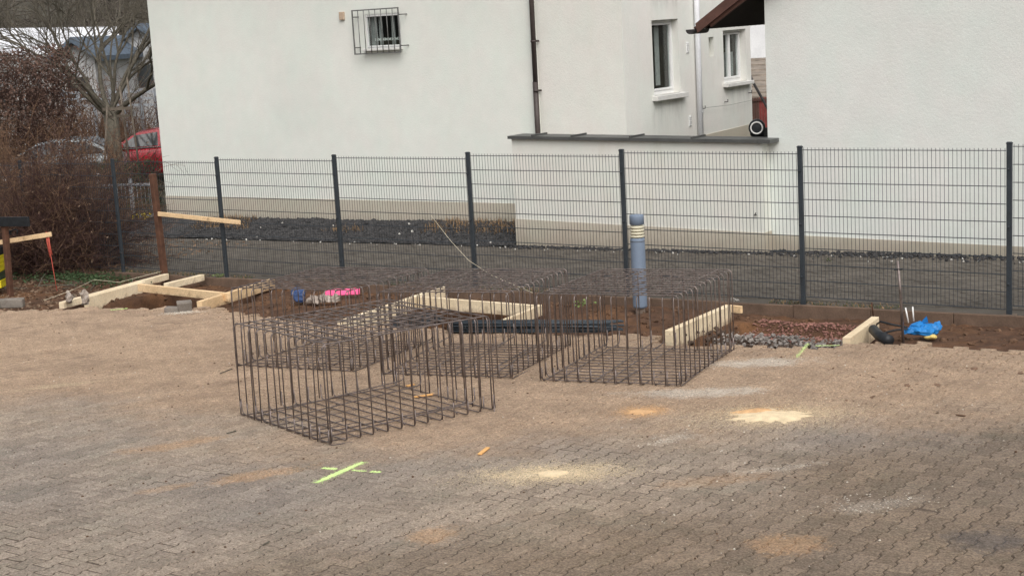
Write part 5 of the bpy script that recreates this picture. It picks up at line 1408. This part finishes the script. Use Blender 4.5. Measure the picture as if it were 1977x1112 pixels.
for q in range(24):
    p = p0 + Vector((random.gauss(0, .16), random.gauss(0, .16), 0)); t = p + Vector((random.gauss(0, .03), random.gauss(0, .03), random.uniform(.18, .3)))
    mb.tube([p, t], .006, 4)
    m2.rock(t, .03)
    for e in range(3): blade(mb, p.x, p.y, p.z, .25, .25)
df = thing('daffodil_clump', p0, 'clump of yellow daffodils before the galvanised gate', 'flowers'); mb.build('stems', M['grass'], df); m2.build('blooms', M['daffodil'], df)

# ================================================================== far buildings and wood, left
fw = thing('white_hall', (-44.789, 30.567, 3.425), 'long far hall with a very pale metal roof beyond the gnarled tree', 'hall')
e0, e1, r0, r1 = Vector((-46.127, 24.693, 3.913)), Vector((-37.927, 30.541, 3.537)), Vector((-55.334, 30.842, 5.173)), Vector((-46.252, 37.309, 4.709))
mb = MB(); mb.prism([e0, e1, r1, r0], (0, 0, -.15)); mb.build('roof', M['farroof'], fw)
back = (r0 - e0); back.z = 0
mb = MB(); mb.prism([e0 - Vector((0, 0, .2)), e1 - Vector((0, 0, .2)), Vector((e1.x, e1.y, -1.5)), Vector((e0.x, e0.y, -1.5))], back * .9); mb.build('wall', M['hallwall'], fw)
for k in range(6):
    p = e0.lerp(e1, (k + .5) / 6); mb = MB(); mb.box((p.x - .03, p.y - .04, 1.6), (.9, .06, .8), Matrix.Rotation(R(36), 3, 'Z')); mb.build('window', M['glass'], fw)
def far_gable(px0, px1, py, t, label):
    a, b = Vector(px0), Vector(px1); mid = (a + b) / 2
    root = thing('far_house', (mid.x, mid.y, -1), label, 'house'); w = (b - a).length / 2
    Mr = Matrix.Rotation(R(35), 3, 'Z')
    F = lambda x, y, z: mid + Mr @ Vector((x, y, 0)) + Vector((0, 0, z))
    mb = MB(); mb.prism([F(-w, 0, -4.5), F(w, 0, -4.5), F(w, 0, 0), F(0, 0, w * .7), F(-w, 0, 0)], Mr @ Vector((0, 7, 0))); mb.build('wall', M['farwall'], root)
    mb = MB(); mb.prism([F(-w - .3, -.4, -.2), F(0, -.4, w * .7 + .05), F(w + .3, -.4, -.2), F(w + .3, -.4, -.02), F(0, -.4, w * .7 + .25), F(-w - .3, -.4, -.02)], Mr @ Vector((0, 8, 0))); mb.build('roof', M['slate'], root)
    mb = MB(); c = F(0, -.02, -1.2); mb.box(c, (.8, .06, .9), Mr); mb.build('window', M['glass'], root)
    return root
far_gable((-28.77, 19.594, 3.427), (-27.642, 20.405, 3.406), 0, 56, 'small far gabled house with slate blue roof left of the gnarled tree trunk')
far_gable((-31.768, 24.998, 3.667), (-30.173, 26.146, 3.64), 0, 62, 'far gabled house with slate blue roof right of the gnarled tree trunk')
rf = thing('white_rail_fence', (-23.407, 15.614, 1.875), 'white rail fence far behind the young tree', 'fence')
ra, rb = Vector((-23.572, 15.59, 2.308)), Vector((-21.049, 17.387, 2.184))
for z in (0, -.22, -.44):
    mb = MB(); mb.bar(ra + Vector((0, 0, z)), rb + Vector((0, 0, z)), .04, .07); mb.build('rail', M['gate'], rf)
for k in range(7):
    p = ra.lerp(rb, k / 6); mb = MB(); mb.box((p.x, p.y, p.z - .9), (.09, .09, 2.0)); mb.build('post', M['gate'], rf)
# bare wood on the hill: strands of trunk and twig, one mass
mb = MB()
for q in range(330):
    az = R(random.uniform(-64, -36)); d_ = random.uniform(95, 260)
    x, y = d_ * math.sin(az), d_ * math.cos(az)
    z = -1.2 + 34 * float(smooth(110, 300, d_)); h = random.uniform(7, 12); b = Vector((x, y, z - .5))
    twig(mb, b, (0, 0, 1), h, .22, .04, 4, 0, .08)
    for e in range(26):
        p = b + Vector((0, 0, h * random.uniform(.2, .9))); twig(mb, p, (random.gauss(0, 1), random.gauss(0, 1), random.uniform(.1, 1.2)), h * random.uniform(.2, .42), .07, .02, 3, 0, .3)
tag(tag(mb.build('far_wood', M['hazeltwig']), kind='stuff'), 'bare winter wood on the rising ground beyond the houses', 'wood')
# nearer scrub filling the rough ground behind the cars
random.seed(41)
for k, (px_, label) in enumerate((((-24.579, 14.434, 0.353), 'tangled brown scrub behind the silver car'), ((-24.7, 16.914, 0.633), 'tangled brown scrub left of the young tree'), ((-21.175, 16.974, 0.709), 'dark brown scrub behind the red car'), ((-19.763, 14.308, 1.039), 'grey brown scrub behind the trunk of the gnarled tree'), ((-27.114, 17.739, 0.928), 'pale brown scrub beyond the silver car'))):
    b = (px_[0], px_[1], -.4); rt = thing('scrub', b, label, 'bush'); mb = MB()
    for q in range(170):
        p = Vector(b) + dr * random.gauss(0, 1.4) + Vector((0, 0, 0))
        pts, d_ = twig(mb, p, (random.gauss(0, .35), random.gauss(0, .35), 1), random.uniform(1.2, 3.6), .014, .004, 5, 0, .25)
        for e in range(5): twig(mb, pts[random.randint(1, 5)], (random.gauss(0, .8), random.gauss(0, .8), .5), random.uniform(.3, .8), .007, .003, 3, 0, .3)
    mb.build('stems', M['bushbark2' if k != 2 else 'bushbark'], rt)
